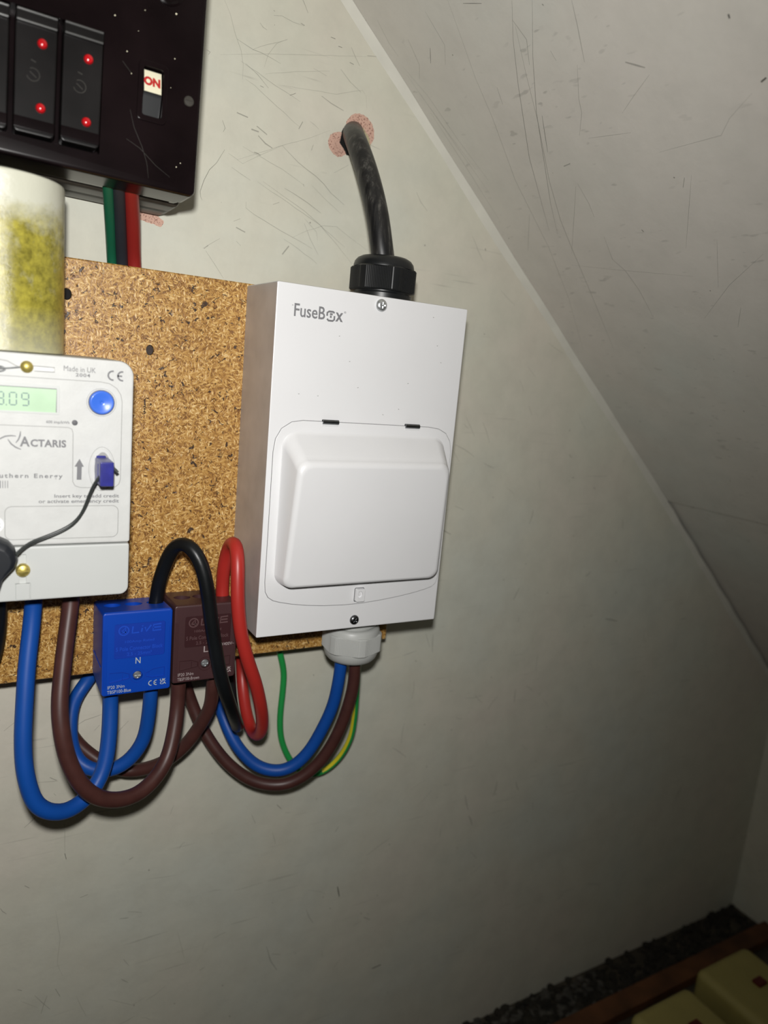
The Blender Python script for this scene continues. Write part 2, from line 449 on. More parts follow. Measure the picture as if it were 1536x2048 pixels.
def cut(bm_a, cutters):
    """boolean difference, evaluated at once"""
    outward(bm_a)
    ma = bpy.data.meshes.new('a'); bm_a.to_mesh(ma); bm_a.free()
    oa = bpy.data.objects.new('a', ma); COL.objects.link(oa)
    tmp = []
    for c in cutters:
        outward(c)
        mc = bpy.data.meshes.new('c'); c.to_mesh(mc); c.free()
        oc = bpy.data.objects.new('c', mc); COL.objects.link(oc); tmp.append((oc, mc))
        md = oa.modifiers.new('b', 'BOOLEAN'); md.operation = 'DIFFERENCE'; md.object = oc; md.solver = 'EXACT'
    dg = bpy.context.evaluated_depsgraph_get(); dg.update()
    me = bpy.data.meshes.new_from_object(oa.evaluated_get(dg))
    b = bmesh.new(); b.from_mesh(me)
    bpy.data.objects.remove(oa); bpy.data.meshes.remove(ma); bpy.data.meshes.remove(me)
    for oc, mc in tmp: bpy.data.objects.remove(oc); bpy.data.meshes.remove(mc)
    return b

# ---------------------------------------------------------------- measured curves
# cable centre lines in millimetres (x right along the wall, y out of the wall is negative, z up)
PATHS = {
  'blue_meter': [(-119.7, -62.0, -180.2), (-120.1, -62.0, -187.3), (-121.3, -64.0, -199.4), (-123.6, -69.0, -217.4), (-125.1, -74.0, -235.3), (-126.3, -79.0, -256.1), (-125.5, -82.0, -273.8), (-121.2, -83.0, -291.6), (-115.1, -82.0, -299.5), (-108.0, -80.0, -303.7), (-99.2, -75.0, -305.1), (-90.5, -70.0, -301.8), (-84.5, -66.0, -295.0), (-80.8, -63.0, -285.7), (-78.3, -58.0, -269.2), (-77.4, -54.0, -251.8), (-77.5, -54.0, -245.4)],
  'brown_meter': [(-101.0, -62.0, -181.6), (-101.3, -63.0, -187.1), (-103.8, -68.0, -202.6), (-106.7, -75.0, -221.5), (-108.5, -81.0, -237.9), (-107.8, -85.0, -251.4), (-105.0, -87.0, -266.6), (-99.0, -88.0, -281.9), (-90.4, -87.0, -293.3), (-78.4, -84.0, -300.3), (-64.6, -78.0, -302.7), (-53.5, -72.0, -298.3), (-45.2, -66.0, -289.9), (-40.2, -60.0, -276.0), (-37.4, -55.0, -261.3), (-37.0, -54.0, -246.3)],
  'blue_rear': [(-53.9, -54.0, -245.6), (-54.0, -54.0, -252.1), (-54.1, -52.0, -264.4), (-56.0, -49.0, -283.5), (-62.3, -46.0, -296.6), (-70.6, -44.0, -303.6), (-78.7, -41.0, -306.0), (-86.1, -37.0, -304.9), (-92.7, -33.0, -299.6), (-95.8, -29.0, -290.8), (-96.0, -23.0, -280.1), (-94.2, -17.0, -270.6), (-90.4, -12.0, -264.9), (-85.1, -10.0, -258.9), (-80.4, -10.0, -250.6), (-79.3, -10.0, -240.3)],
  'brown_rear': [(-14.5, -54.0, -244.3), (-15.1, -54.0, -252.1), (-14.8, -50.0, -268.3), (-21.2, -45.0, -285.9), (-29.5, -40.0, -300.6), (-41.5, -33.0, -312.8), (-57.4, -23.0, -320.1), (-70.3, -20.0, -316.2), (-81.1, -15.0, -309.1), (-89.0, -11.0, -301.5), (-94.2, -8.0, -293.1), (-97.7, -6.5, -280.9), (-99.0, -6.5, -266.8), (-99.2, -7.0, -252.8), (-99.4, -8.0, -238.7)],
  'blue_box': [(71.7, -62.0, -234.2), (72.4, -62.0, -242.3), (72.5, -61.0, -255.3), (71.3, -58.0, -276.0), (66.9, -54.0, -294.6), (59.6, -49.0, -314.6), (49.8, -45.0, -326.5), (38.6, -41.0, -330.3), (25.6, -35.0, -326.6), (14.3, -28.0, -314.6), (8.6, -21.0, -302.8), (5.6, -14.0, -292.6), (2.2, -11.0, -280.0), (-0.4, -10.0, -264.8), (-1.6, -10.0, -253.4)],
  'brown_box': [(81.2, -64.0, -234.5), (82.1, -64.0, -242.7), (83.3, -63.0, -260.3), (80.4, -61.0, -282.5), (75.2, -57.0, -304.4), (66.8, -52.0, -323.4), (54.3, -47.0, -336.2), (41.1, -42.0, -341.3), (24.8, -36.0, -338.4), (10.4, -30.0, -328.4), (-0.9, -24.0, -314.9), (-9.7, -17.0, -299.4), (-15.0, -12.0, -285.6), (-19.1, -10.0, -273.5), (-22.3, -10.0, -261.9), (-24.1, -10.0, -250.6)],
  'earth_box': [(91.8, -50.0, -241.2), (94.6, -47.0, -254.3), (99.2, -40.0, -277.1), (104.2, -32.0, -302.5), (105.6, -26.0, -324.7), (100.3, -20.0, -344.0), (89.5, -16.0, -355.4), (78.8, -13.0, -357.8), (69.5, -11.0, -351.8), (62.5, -9.0, -342.4), (55.6, -8.0, -326.3), (53.2, -8.0, -307.7), (53.8, -8.0, -287.1), (53.7, -8.0, -270.8), (49.4, -9.0, -255.4), (45.0, -9.0, -240.1)],
  'black_block': [(-53.1, -52.0, -199.5), (-52.1, -52.0, -193.2), (-51.4, -53.0, -183.4), (-50.3, -56.0, -174.5), (-48.1, -62.0, -161.6), (-45.2, -67.0, -154.3), (-41.9, -72.0, -151.4), (-38.3, -77.0, -153.5), (-34.6, -80.0, -159.8), (-31.7, -82.0, -169.6), (-29.4, -83.0, -182.1), (-26.9, -83.0, -197.4), (-23.7, -83.0, -214.0), (-19.5, -82.0, -231.5), (-12.9, -78.0, -249.8), (-5.6, -70.0, -265.9), (0.6, -60.0, -277.7), (5.4, -48.0, -286.2), (8.5, -36.0, -290.1), (10.2, -25.0, -288.1), (11.3, -15.0, -281.5), (11.2, -11.0, -269.8), (10.2, -10.0, -258.7)],
  'red_block': [(-10.5, -52.0, -199.9), (-10.9, -52.0, -192.2), (-11.7, -53.0, -182.9), (-12.3, -57.0, -169.7), (-12.2, -62.0, -158.8), (-12.0, -69.0, -152.7), (-12.1, -77.0, -153.1), (-12.8, -83.0, -162.5), (-13.1, -86.0, -177.5), (-12.2, -87.0, -190.2), (-9.5, -87.0, -205.8), (-4.0, -86.0, -223.4), (2.8, -83.0, -239.6), (9.3, -77.0, -257.8), (14.5, -69.0, -273.5), (17.7, -60.0, -286.4), (18.6, -50.0, -294.2), (18.6, -40.0, -295.5), (18.4, -30.0, -289.0), (19.0, -19.0, -278.1), (19.6, -12.0, -266.3), (19.2, -10.0, -254.1)],
  'black_left': [(-137.4, -60.0, -179.5), (-137.7, -60.0, -186.5), (-138.2, -58.0, -199.9), (-140.1, -52.0, -216.4), (-143.7, -45.0, -230.6), (-148.2, -40.0, -247.3)],
  'green_unit': [(-85.5, -58.0, 42.2), (-83.6, -50.0, 36.6), (-81.8, -42.0, 31.5), (-79.0, -30.0, 22.2), (-75.3, -14.0, 8.1), (-73.9, -10.0, -1.2), (-73.1, -10.0, -11.1)],
  'black_unit': [(-80.1, -58.0, 43.3), (-78.3, -50.0, 37.6), (-76.4, -42.0, 32.5), (-73.7, -30.0, 23.1), (-69.6, -14.0, 7.6), (-68.2, -10.0, -1.3), (-67.5, -10.0, -10.4)],
  'red_unit': [(-73.6, -58.0, 44.6), (-71.8, -50.0, 38.8), (-69.9, -42.0, 33.7), (-66.7, -30.0, 24.3), (-62.7, -14.0, 8.6), (-61.3, -11.0, -0.4), (-60.5, -11.0, -9.5)],
  'swa': [(79.7, -61.0, 21.8), (77.6, -60.5, 30.5), (75.4, -57.0, 46.9), (73.6, -50.0, 63.9), (72.8, -38.0, 82.1), (73.2, -24.0, 97.8), (77.1, -9.0, 107.8), (82.4, 4.0, 114.3)],
  'key_cord': [(-94.0, -108.0, -106.8), (-95.2, -107.0, -108.8), (-96.4, -105.0, -111.6), (-97.6, -103.0, -116.0), (-98.6, -101.0, -119.9), (-99.5, -99.5, -124.0), (-101.6, -98.0, -128.9), (-104.5, -97.0, -132.9), (-110.2, -97.0, -136.4), (-118.5, -97.5, -139.8), (-124.1, -99.0, -141.5), (-128.4, -101.0, -144.1), (-131.1, -104.0, -146.4)],
  'fob_line': [(-135.8, -104.0, -142.0), (-132.9, -106.0, -145.3), (-133.5, -108.0, -152.1), (-138.7, -106.0, -159.8)],
}
# scuffs and scratches worn into the wall and the sloping ceiling: (width mm, points)
WALL_SCUFFS = [(0.33, [(-11.4, 166.0), (-7.3, 159.0), (-4.3, 150.9), (-2.8, 147.1), (0.2, 141.4), (2.1, 134.3), (2.1, 125.7)]), (0.53, [(-2.8, 147.1), (7.9, 144.3), (17.9, 142.7), (26.2, 141.0)]), (0.4, [(0.5, 135.4), (11.3, 132.0), (24.4, 127.4), (41.2, 122.3)]), (0.4, [(3.6, 126.5), (10.0, 124.2), (19.4, 119.0), (31.0, 112.9), (41.9, 107.2)]), (1.0, [(41.5, 105.9), (43.7, 111.0)]), (0.33, [(7.9, 144.3), (17.4, 149.7), (29.8, 155.8)]), (0.27, [(29.8, 156.2), (22.8, 151.5), (17.8, 143.9), (15.6, 136.3)]), (0.4, [(19.9, 167.0), (25.3, 167.8), (32.8, 166.9), (40.3, 166.7)]), (0.2, [(1.0, 78.6), (12.4, 84.3), (30.4, 93.5), (49.1, 102.2), (63.3, 110.1)]), (0.2, [(4.7, 76.9), (16.9, 85.2), (30.4, 93.5)]), (0.4, [(4.5, 87.0), (17.0, 83.6), (31.4, 79.2), (47.4, 72.6)]), (1.17, [(14.4, 96.1), (19.3, 92.3), (24.0, 90.5)]), (2.0, [(9.3, 98.2), (14.3, 98.1)]), (1.33, [(-0.5, 106.2), (6.7, 104.8)]), (1.17, [(12.7, 101.4), (19.8, 97.7)]), (0.4, [(-1.9, 73.5), (10.6, 68.3)]), (0.43, [(15.2, 68.4), (24.8, 64.4), (42.6, 57.5), (60.2, 50.2), (81.0, 38.4)]), (0.43, [(18.9, 69.1), (32.5, 63.3), (48.6, 56.9), (61.3, 49.5), (74.6, 39.2), (87.3, 28.3)]), (0.67, [(34.1, 67.9), (46.1, 64.2), (61.1, 57.4)]), (0.5, [(8.6, 55.1), (8.4, 51.3), (14.6, 48.2), (33.0, 41.2), (56.4, 33.6)]), (0.4, [(35.8, 36.4), (46.5, 32.0), (60.7, 24.4)]), (0.67, [(30.4, 93.5), (42.5, 85.6), (55.8, 79.9), (67.6, 71.8), (78.0, 65.8)]), (0.3, [(53.3, 73.3), (65.0, 66.0), (76.0, 59.6)]), (0.3, [(41.1, 38.2), (51.5, 44.3), (63.3, 49.8), (73.6, 50.7), (84.7, 45.3), (98.3, 39.2)]), (0.83, [(55.7, 129.6), (62.9, 126.8), (72.3, 124.4)]), (0.27, [(28.0, 128.8), (43.0, 130.5), (66.4, 133.1), (85.2, 140.3), (88.1, 137.6), (89.5, 129.4)]), (0.23, [(16.7, 132.6), (36.6, 139.0), (60.3, 145.6)]), (0.2, [(-12.5, 135.7), (17.8, 144.3), (54.7, 153.5), (88.4, 161.8)]), (1.67, [(35.0, 26.7), (39.5, 32.7)]), (0.53, [(26.3, 56.3), (30.9, 58.8)]), (0.33, [(-18.3, 22.2), (-13.2, 26.0), (-7.6, 29.8)]), (0.33, [(48.7, 144.2), (58.1, 142.2)]), (0.33, [(49.5, 51.8), (58.6, 44.6), (60.0, 39.5)]), (0.27, [(68.6, 84.6), (79.3, 92.0)]), (0.27, [(-4.9, 81.4), (5.1, 77.0)]), (0.5, [(0.7, 41.6), (5.1, 44.0)]), (1.33, [(2.3, 38.5), (8.8, 36.3)]), (0.33, [(3.2, 29.9), (6.5, 27.4)]), (0.3, [(-40.2, -423.5), (-18.8, -426.7)]), (0.3, [(-101.2, -430.4), (-98.2, -452.5), (-100.0, -473.3), (-96.1, -484.4)]), (0.75, [(-100.8, -493.4), (-97.9, -500.7)]), (0.3, [(-15.8, -476.3), (-9.3, -502.1)]), (0.9, [(58.7, -516.1), (63.6, -531.9), (69.5, -542.6)]), (0.36, [(-64.9, -516.6), (-47.9, -528.7), (-37.3, -525.3)]), (0.3, [(-96.1, -363.9), (-95.5, -386.4)]), (0.6, [(-106.5, -497.2), (-110.2, -510.3)]), (0.42, [(28.0, -454.4), (52.3, -454.0)]), (0.6, [(146.3, -456.5), (168.7, -445.4)]), (0.9, [(113.9, -425.4), (116.2, -420.5)]), (0.3, [(6.3, -491.9), (4.3, -499.1)]), (0.6, [(38.7, -390.4), (42.0, -398.9)]), (0.42, [(56.9, -410.5), (60.1, -421.8)]), (1.2, [(149.4, -518.7), (156.4, -523.5)]), (0.3, [(-87.2, -505.1), (-80.0, -525.5)]), (0.6, [(-55.2, -486.3), (-50.9, -493.0)]), (0.67, [(-91.3, -293.7), (-83.6, -289.8), (-73.6, -287.6)]), (0.5, [(-78.0, -298.4), (-74.7, -295.2)]), (0.5, [(-112.3, -329.6), (-103.5, -331.0), (-100.3, -331.2)]), (1.0, [(-105.1, -327.8), (-101.1, -330.6)]), (0.47, [(-132.1, -289.3), (-126.1, -284.4)]), (0.5, [(-102.7, -339.9), (-101.5, -341.7)]), (1.8, [(396.4, -263.0), (414.2, -267.5)]), (0.9, [(361.8, -416.0), (385.8, -416.4)]), (1.2, [(318.5, -101.6), (321.6, -103.9)])]
WALL_MARKS = [(0.47, [(11.9, 85.6), (14.2, 85.1), (16.5, 84.5)]), (0.53, [(59.6, 165.6), (62.6, 165.4)]), (0.53, [(64.9, 162.0), (67.9, 161.7)]), (0.47, [(74.1, 154.4), (77.2, 154.0)]), (0.4, [(38.3, 167.7), (40.7, 167.0)]), (0.33, [(-7.2, 82.9), (-12.0, 74.3), (-16.1, 69.4), (-19.3, 62.4), (-21.5, 55.5), (-21.0, 52.4), (-20.0, 50.6)]), (0.4, [(33.9, 124.4), (37.6, 126.5)]), (0.33, [(20.7, 161.8), (20.8, 161.4)]), (0.4, [(13.6, 125.1), (15.9, 124.5)]), (0.27, [(51.1, 95.1), (52.1, 98.7)]), (0.27, [(-9.4, 99.4), (-7.4, 95.1), (-8.6, 92.9)]), (0.33, [(46.8, 73.4), (47.5, 71.8)]), (0.33, [(19.7, 169.6), (20.5, 169.2)]), (0.33, [(-17.4, 22.0), (-14.9, 24.4)]), (0.33, [(-21.3, 136.3), (-18.8, 135.5), (-19.9, 133.7)]), (0.33, [(86.8, 161.8), (93.5, 163.2)]), (0.6, [(-95.5, -386.4), (-94.7, -391.6)]), (0.42, [(-120.3, -404.3), (-117.6, -406.9)]), (0.42, [(-85.2, -424.4), (-80.4, -423.6)]), (0.45, [(-53.0, -404.1), (-50.0, -402.6)]), (1.35, [(120.5, -478.9), (123.1, -489.7)]), (1.8, [(164.1, -576.8), (173.3, -576.6)]), (0.42, [(-125.0, -484.5), (-122.3, -486.1)]), (0.39, [(-58.0, -450.7), (-52.3, -451.9)]), (0.6, [(59.0, -386.5), (63.1, -391.3)])]
CEILING_SCUFFS = [(0.36, [(85.0, -13.9, 178.7), (95.9, -11.4, 169.2), (103.6, -12.4, 162.5)]), (0.36, [(108.5, -10.6, 158.2), (126.4, -17.3, 142.6), (153.2, -20.5, 119.3), (178.5, -25.8, 97.3)]), (0.36, [(112.8, -9.6, 154.4), (135.0, -12.6, 135.1), (162.7, -15.7, 111.1), (184.7, -18.8, 92.0)]), (0.32, [(123.3, -10.8, 145.3), (147.0, -14.5, 124.7), (170.4, -20.0, 104.3)]), (0.41, [(134.4, -9.9, 135.6), (169.0, -11.4, 105.6), (201.6, -11.8, 77.2)]), (0.45, [(95.2, -81.5, 169.8), (108.0, -76.8, 158.6), (129.3, -68.6, 140.1), (149.0, -63.7, 123.0), (182.5, -51.6, 93.9), (225.6, -45.6, 56.4), (261.6, -34.6, 25.1), (302.4, -15.5, -10.4)]), (0.64, [(119.1, -162.0, 149.0), (128.2, -158.3, 141.1), (141.9, -151.9, 129.2)]), (0.64, [(114.9, -119.5, 152.6), (124.2, -122.1, 144.5), (133.8, -114.9, 136.2)]), (0.64, [(117.3, -119.4, 150.5), (137.6, -108.6, 132.9), (157.8, -98.9, 115.3), (187.2, -81.6, 89.8), (209.8, -71.9, 70.1), (227.6, -67.4, 54.7), (254.4, -61.7, 31.3), (301.8, -50.5, -9.8)]), (0.45, [(141.8, -146.6, 129.3), (154.8, -136.6, 118.0), (160.9, -133.7, 112.7), (170.1, -124.2, 104.6)]), (0.55, [(223.6, -101.6, 58.1), (237.6, -98.3, 45.9), (245.4, -104.0, 39.2), (258.6, -106.9, 27.7), (277.1, -106.6, 11.6)]), (0.36, [(238.3, -58.0, 45.3), (245.4, -104.0, 39.2), (252.3, -154.7, 33.2)]), (0.36, [(172.6, -129.6, 102.5), (175.6, -159.6, 99.8)]), (0.36, [(155.8, -186.2, 117.1), (161.5, -171.9, 112.2), (166.5, -160.2, 107.7)]), (0.36, [(174.5, -234.3, 100.8), (181.3, -218.7, 94.9), (187.0, -210.9, 90.0), (187.3, -171.4, 89.7)]), (0.45, [(192.2, -103.4, 85.5), (203.6, -103.9, 75.5), (211.7, -102.3, 68.5)]), (0.45, [(136.7, -81.7, 133.7), (144.7, -78.6, 126.7)]), (0.36, [(233.5, -182.6, 49.5), (259.9, -168.9, 26.6)]), (0.36, [(200.5, -184.8, 78.2), (236.0, -159.4, 47.3)]), (0.41, [(93.8, -59.2, 171.0), (110.0, -59.2, 156.9), (117.6, -50.1, 150.3)]), (0.36, [(243.3, -207.2, 40.9), (258.6, -177.5, 27.6), (278.8, -147.7, 10.2)]), (0.45, [(132.3, -134.0, 137.5), (136.8, -134.4, 133.6)]), (0.82, [(201.1, -179.8, 77.7), (205.4, -176.2, 73.9)]), (0.45, [(203.0, -46.0, 76.0), (225.4, -22.0, 56.5)]), (0.41, [(99.7, -30.9, 165.9), (111.8, -27.2, 155.3), (117.5, -19.2, 150.4)]), (0.45, [(193.4, -101.1, 84.4), (231.1, -64.3, 51.6)]), (1.36, [(182.1, -100.0, 94.2), (181.6, -106.2, 94.6)]), (1.82, [(148.0, -176.0, 123.9), (152.7, -185.6, 119.8)]), (0.45, [(272.3, -178.2, 15.8), (284.5, -169.8, 5.1)])]
CEILING_MARKS = [(0.36, [(108.4, -125.9, 158.3), (121.7, -112.9, 146.7), (139.4, -99.1, 131.3), (155.5, -87.9, 117.3), (173.2, -75.6, 101.9), (193.2, -66.0, 84.5), (215.2, -55.4, 65.5)]), (0.36, [(112.2, -138.7, 155.0), (131.3, -120.3, 138.4), (154.0, -101.3, 118.7), (175.3, -87.4, 100.1), (199.2, -71.7, 79.3), (217.7, -61.8, 63.2)]), (1.82, [(171.6, -240.3, 103.3), (170.7, -243.3, 104.1)]), (1.82, [(146.2, -236.8, 125.5), (147.6, -236.7, 124.2)]), (0.45, [(156.0, -104.4, 116.9), (173.2, -93.3, 101.9)]), (0.45, [(99.6, -91.5, 165.9), (103.5, -104.4, 162.6)]), (0.82, [(222.9, -134.0, 58.8), (224.1, -134.8, 57.7)]), (0.45, [(107.8, -45.6, 158.8), (113.8, -38.1, 153.6)]), (0.68, [(115.2, -143.5, 152.4), (116.0, -143.9, 151.7)])]

# ================================================================ the room
CS = -0.8695                                    # slope of the ceiling along the wall
def cz(x): return 190.8+CS*(x-71)
XL, XR, YF, ZF = -800, 719, -1500, -690
XK = 456.5                                      # where the lower ceiling board begins
ZK = cz(XK)
ZR = ZK-.90*(XR-XK)

def slab(name, pts, thick, n, mat, **k):
    """a flat panel with thickness, pts in order, extruded along n"""
    n = Vector(n).normalized()*thick
    b = bmesh.new(); A = [b.verts.new(p) for p in pts]; B = [b.verts.new(Vector(p)+n) for p in pts]
    b.faces.new(A); b.faces.new(list(reversed(B)))
    for i in range(len(A)):
        j = (i+1) % len(A); b.faces.new((A[i], B[i], B[j], A[j]))
    return obj(name, b, mat, smooth=False, **k)

# back wall with the drilled hole for the armoured cable
HX, HZ = 80.6, 107.5
wb = bmesh.new()
pts = [(XL, 0, ZF), (XR, 0, ZF), (XR, 0, ZR), (XK, 0, ZK), (XL, 0, cz(XL))]
A = [wb.verts.new(p) for p in pts]; B = [wb.verts.new((p[0], 30, p[2])) for p in pts]
wb.faces.new(A); wb.faces.new(list(reversed(B)))
for i in range(5): j = (i+1) % 5; wb.faces.new((A[i], B[i], B[j], A[j]))
hole = [(HX+math.cos(a*.3927)*(9.6+1.0*math.sin(a*2.3)), HZ+math.sin(a*.3927)*(9.8+.9*math.cos(a*1.7))) for a in range(16)]
wb = cut(wb, [plate(hole, 20, -5)])
wall_back = obj('wall_back', wb, M['wall'], smooth=False, kind='structure')
wall_right = slab('wall_right', [(XR, 0, ZF), (XR, YF, ZF), (XR, YF, ZR), (XR, 0, ZR)], 30, (1, 0, 0), M['wall'], kind='structure')
wall_left = slab('wall_left', [(XL, 0, ZF), (XL, YF, ZF), (XL, YF, cz(XL)), (XL, 0, cz(XL))], 30, (-1, 0, 0), M['wall'], kind='structure')
floor = slab('floor', [(XL, 0, ZF), (XR, 0, ZF), (XR, YF, ZF), (XL, YF, ZF)], 30, (0, 0, -1), M['floor'], kind='structure')
cn = Vector((-CS, 0, 1)).normalized()           # up and away from the room
ceiling = slab('ceiling', [(XL, 0, cz(XL)), (XK, 0, ZK), (XK, YF, ZK), (XL, YF, cz(XL))], 18, cn, M['ceil'], kind='structure')
cn2 = Vector((.90, 0, 1)).normalized()
o2 = cn2*2.5
ceiling2 = slab('ceiling', [Vector((XK-6, 0, ZK+5.4))+o2, Vector((XR, 0, ZR))+o2, Vector((XR, YF, ZR))+o2, Vector((XK-6, YF, ZK+5.4))+o2], 16, cn2, M['ceil'], kind='structure')

bead = tube([(XK-1, -2, ZK+1), (XK-1, -400, ZK+1), (XK-1, -900, ZK+1), (XK-1, YF+5, ZK+1)], 4.2, 16, 40)
obj('trim_4', bead, M['ceil'], kind='structure')

# hand-filled cove where the wall meets the sloping ceiling
def cove(name, xa, xb, zf):
    n = 60; rings = []; random.seed(4)
    for i in range(n+1):
        x = xa+(xb-xa)*i/n; z = zf(x)
        w = 6.0+.7*math.sin(i*.45)+random.uniform(-.15, .15); h = 1.9+.25*math.sin(i*.7)
        dn = Vector((-.655, 0, -.755))            # in the wall plane, away from the ceiling
        p = Vector((x, 0, z))
        a = p+dn*w+Vector((0, .2, 0)); m_ = p+dn*(w*.42)+Vector((0, -h*.72, 0)); q = p+dn*.15+Vector((0, -h*1.6, 0)); c = p-dn*.6+Vector((0, .2, 0))
        rings.append([a, m_, q, c])
    return obj(name, loft(rings), M['cove'], kind='structure', ang=80, wn=False)
cove('trim_1', -60, XK+2, cz)
cove('trim_2', XK+1, XR-2, lambda x: ZK-.90*(x-XK))

# scuffs: thin dirt marks rubbed on the paint
def scuffs(name, sets, parent, mat, y=None, nrm=None, lift=.12):
    b = bmesh.new(); random.seed(9)
    for w_, pl in sets:
        if len(pl[0]) == 2: P = [Vector((p[0], -lift, p[1])) for p in pl]; nv = Vector((0, -1, 0))
        else: P = [Vector(p)+nrm*lift for p in pl]; nv = nrm
        Q = []
        for i in range(len(P)-1):
            m_ = max(1, int((P[i+1]-P[i]).length/5))
            for k in range(m_):
                q = P[i].lerp(P[i+1], k/m_); j = min(.35, w_*.6)
                Q.append(q+Vector((random.uniform(-j, j), 0, random.uniform(-j, j))) if nrm is None else q)
        Q.append(P[-1])
        ribbon(Q, min(1.1, max(w_*.7, .2)), None, b, taper=True, nrm=nv)
    return obj(name, b, mat, parent, kind='stuff', smooth=False)
random.seed(21)
extra = []
def rnd_marks(n, xr, zr, lo, hi, wr, ang=None):
    out = []
    for _ in range(n):
        x, z = random.uniform(*xr), random.uniform(*zr)
        if z > cz(x)-12: continue
        a = random.gauss(ang, .35) if ang is not None else random.uniform(0, 6.28); l_ = random.uniform(lo, hi)
        k = random.uniform(-.5, .5)
        out.append((random.uniform(*wr), [(x, z), (x+l_*.5*math.cos(a), z+l_*.5*math.sin(a)), (x+l_*math.cos(a+k*.3), z+l_*math.sin(a+k*.3))]))
    return out
extra += rnd_marks(60, (-200, 330), (-560, -260), 3, 20, (.25, .7))
extra += rnd_marks(70, (-60, 330), (-150, 185), 4, 26, (.25, .6), -.75)
extra += rnd_marks(26, (150, 600), (-600, -150), 5, 20, (.4, 1.4))
scuffs('scuff_mark', WALL_SCUFFS+extra, wall_back, M['scuff'])
scuffs('dirt_mark', WALL_MARKS+rnd_marks(30, (-200, 450), (-560, 160), .8, 2.5, (.5, 1.1)), wall_back, M['mark'])
cnd = -cn
scuffs('scuff_mark', CEILING_SCUFFS, ceiling, M['scuff'], nrm=cnd)
scuffs('dirt_mark', CEILING_MARKS, ceiling, M['mark'], nrm=cnd)

# exposed plaster round the drilled hole, and under the old fuse board
def blob(pts, y, mat, name, seed=1, rough=.6, label=None):
    random.seed(seed); out = []
    n = len(pts)
    for i in range(n):
        a, b_ = Vector(pts[i]), Vector(pts[(i+1) % n])
        m_ = max(2, int((b_-a).length/1.2))
        for k in range(m_):
            q = a.lerp(b_, k/m_); out.append((q.x+random.uniform(-rough, rough)*.6, q.y+random.uniform(-rough, rough)*.6))
    return obj(name, plate(out, .05, y), mat, wall_back, smooth=False, label=label)
def ring_pts(c, r, a0, a1, n): return [(c[0]+r*math.cos(math.radians(a0+(a1-a0)*k/n)), c[1]+r*math.sin(math.radians(a0+(a1-a0)*k/n))) for k in range(n+1)]
blob(ring_pts((85.5, 114.5), 11.2, -60, 290, 20), -.10, M['pink'], 'bare_plaster', 1, label='bare pink plaster around the drilled cable hole')
blob(ring_pts((70.5, 103), 7.8, 0, 340, 14), -.13, M['pink'], 'bare_plaster', 2)
blob([(82, 119), (88, 117), (93, 112), (94.5, 106), (92, 100), (86, 97), (80, 104), (78, 112)], -.20, M['sand'], 'sandy_filler', 3, label='sandy yellow filler beside the cable')
obj('cable_hole', plate([(HX+(p[0]-HX)*.98, HZ+(p[1]-HZ)*.98) for p in hole], 3, -.32), M['hole'], wall_back, smooth=False)
blob([(-60, 33), (-44, 30.5), (-43, 34), (-50, 38), (-60, 38)], -.12, M['pink'], 'bare_plaster', 5)

# ---- floor edge: batten, dirt and rubble
bt = box(150, XR-1, -66, -44, ZF, ZF+11, 1.2)
obj('trim_3', bt, M['woodred'], kind='structure')
random.seed(5)
def clods(name, n, xr, yr, size, mat, seed):
    random.seed(seed); b = bmesh.new()
    for _ in range(n):
        s = random.uniform(*size); x, y = random.uniform(*xr), random.uniform(*yr)
        t = bmesh.new(); bmesh.ops.create_icosphere(t, subdivisions=1, radius=s)
        for v in t.verts: v.co = Vector((x+v.co.x*random.uniform(.7, 1.4), y+v.co.y*random.uniform(.7, 1.2), ZF+s*.45+v.co.z*random.uniform(.5, .9)))
        merge(b, t)
    return obj(name, b, mat, floor, kind='stuff', smooth=False)
clods('plaster_crumbs', 260, (180, 470), (-42, -3), (1.5, 5.5), M['rubble'], 3)
clods('dirt', 420, (280, 712), (-42, -3), (2, 6), M['rubble2'], 6)

# ---- two cream plastic boxes on the floor in the corner
def cream_box(x0, x1, y0, y1, label):
    t = thing('socket_box', label, 'socket', ((x0+x1)/2, (y0+y1)/2, ZF), 'cream boxes on the floor')
    obj('casing', box(x0, x1, y0, y1, ZF, ZF+40, 9, 4), M['socket'], t)
    obj('base_rim', box(x0+3, x1-3, y0+3, y1-3, ZF-.01, ZF+3, .6, 1), M['socket'], t)
    cx, cy = (x0+x1)/2+6, (y0+y1)/2+4
    rk = box(cx-7, cx+7, cy-5, cy+5, ZF+39, ZF+43, 1.2, 2)
    obj('switch', rk, M['dkred'], t, label='dark red rocker switch')
    return t
cream_box(418, 506, -176, -88, 'cream plastic socket box on the floor, nearer one at the lower right corner')
cream_box(532, 620, -172, -78, 'cream plastic socket box on the floor, farther one close to the right wall')

# ================================================================ chipboard backing panel
YB = -36.0
BX0, BX1, BZ0, BZ1 = -420, 123, -241.5, 1.2
bd = thing('backing_board', 'golden brown chipboard panel fixed to the wall behind the meter and white box', 'board', ((BX0+BX1)/2, -28, BZ0))
pan = box(BX0, BX1, YB, -20, BZ0, BZ1, .7, 1)
kh = [(-56.6, -44.0, 2.3, 3.0), (-101.6, -18.2, 2.6, 3.2)]
pan = cut(pan, [disc(x, z, -33, -40, r, 20, rz=rz) for x, z, r, rz in kh])
obj('panel', pan, M['chip'], bd, ang=25)
for x, z, r, rz in kh: obj('screw_head', disc(x, z, -33, -35.2, r*.93, 18, .4, rz=rz*.93), M['chipdark'] if r < 2.5 else M['hole'], bd, label='dark sunken screw head')
for x0 in (-400, -230): obj('batten', box(x0, x0+30, -20, 0, BZ0+8, BZ1-8), M['woodred'], bd)
obj('batten', box(30, 100, -20, 0, -150, -40), M['woodred'], bd)

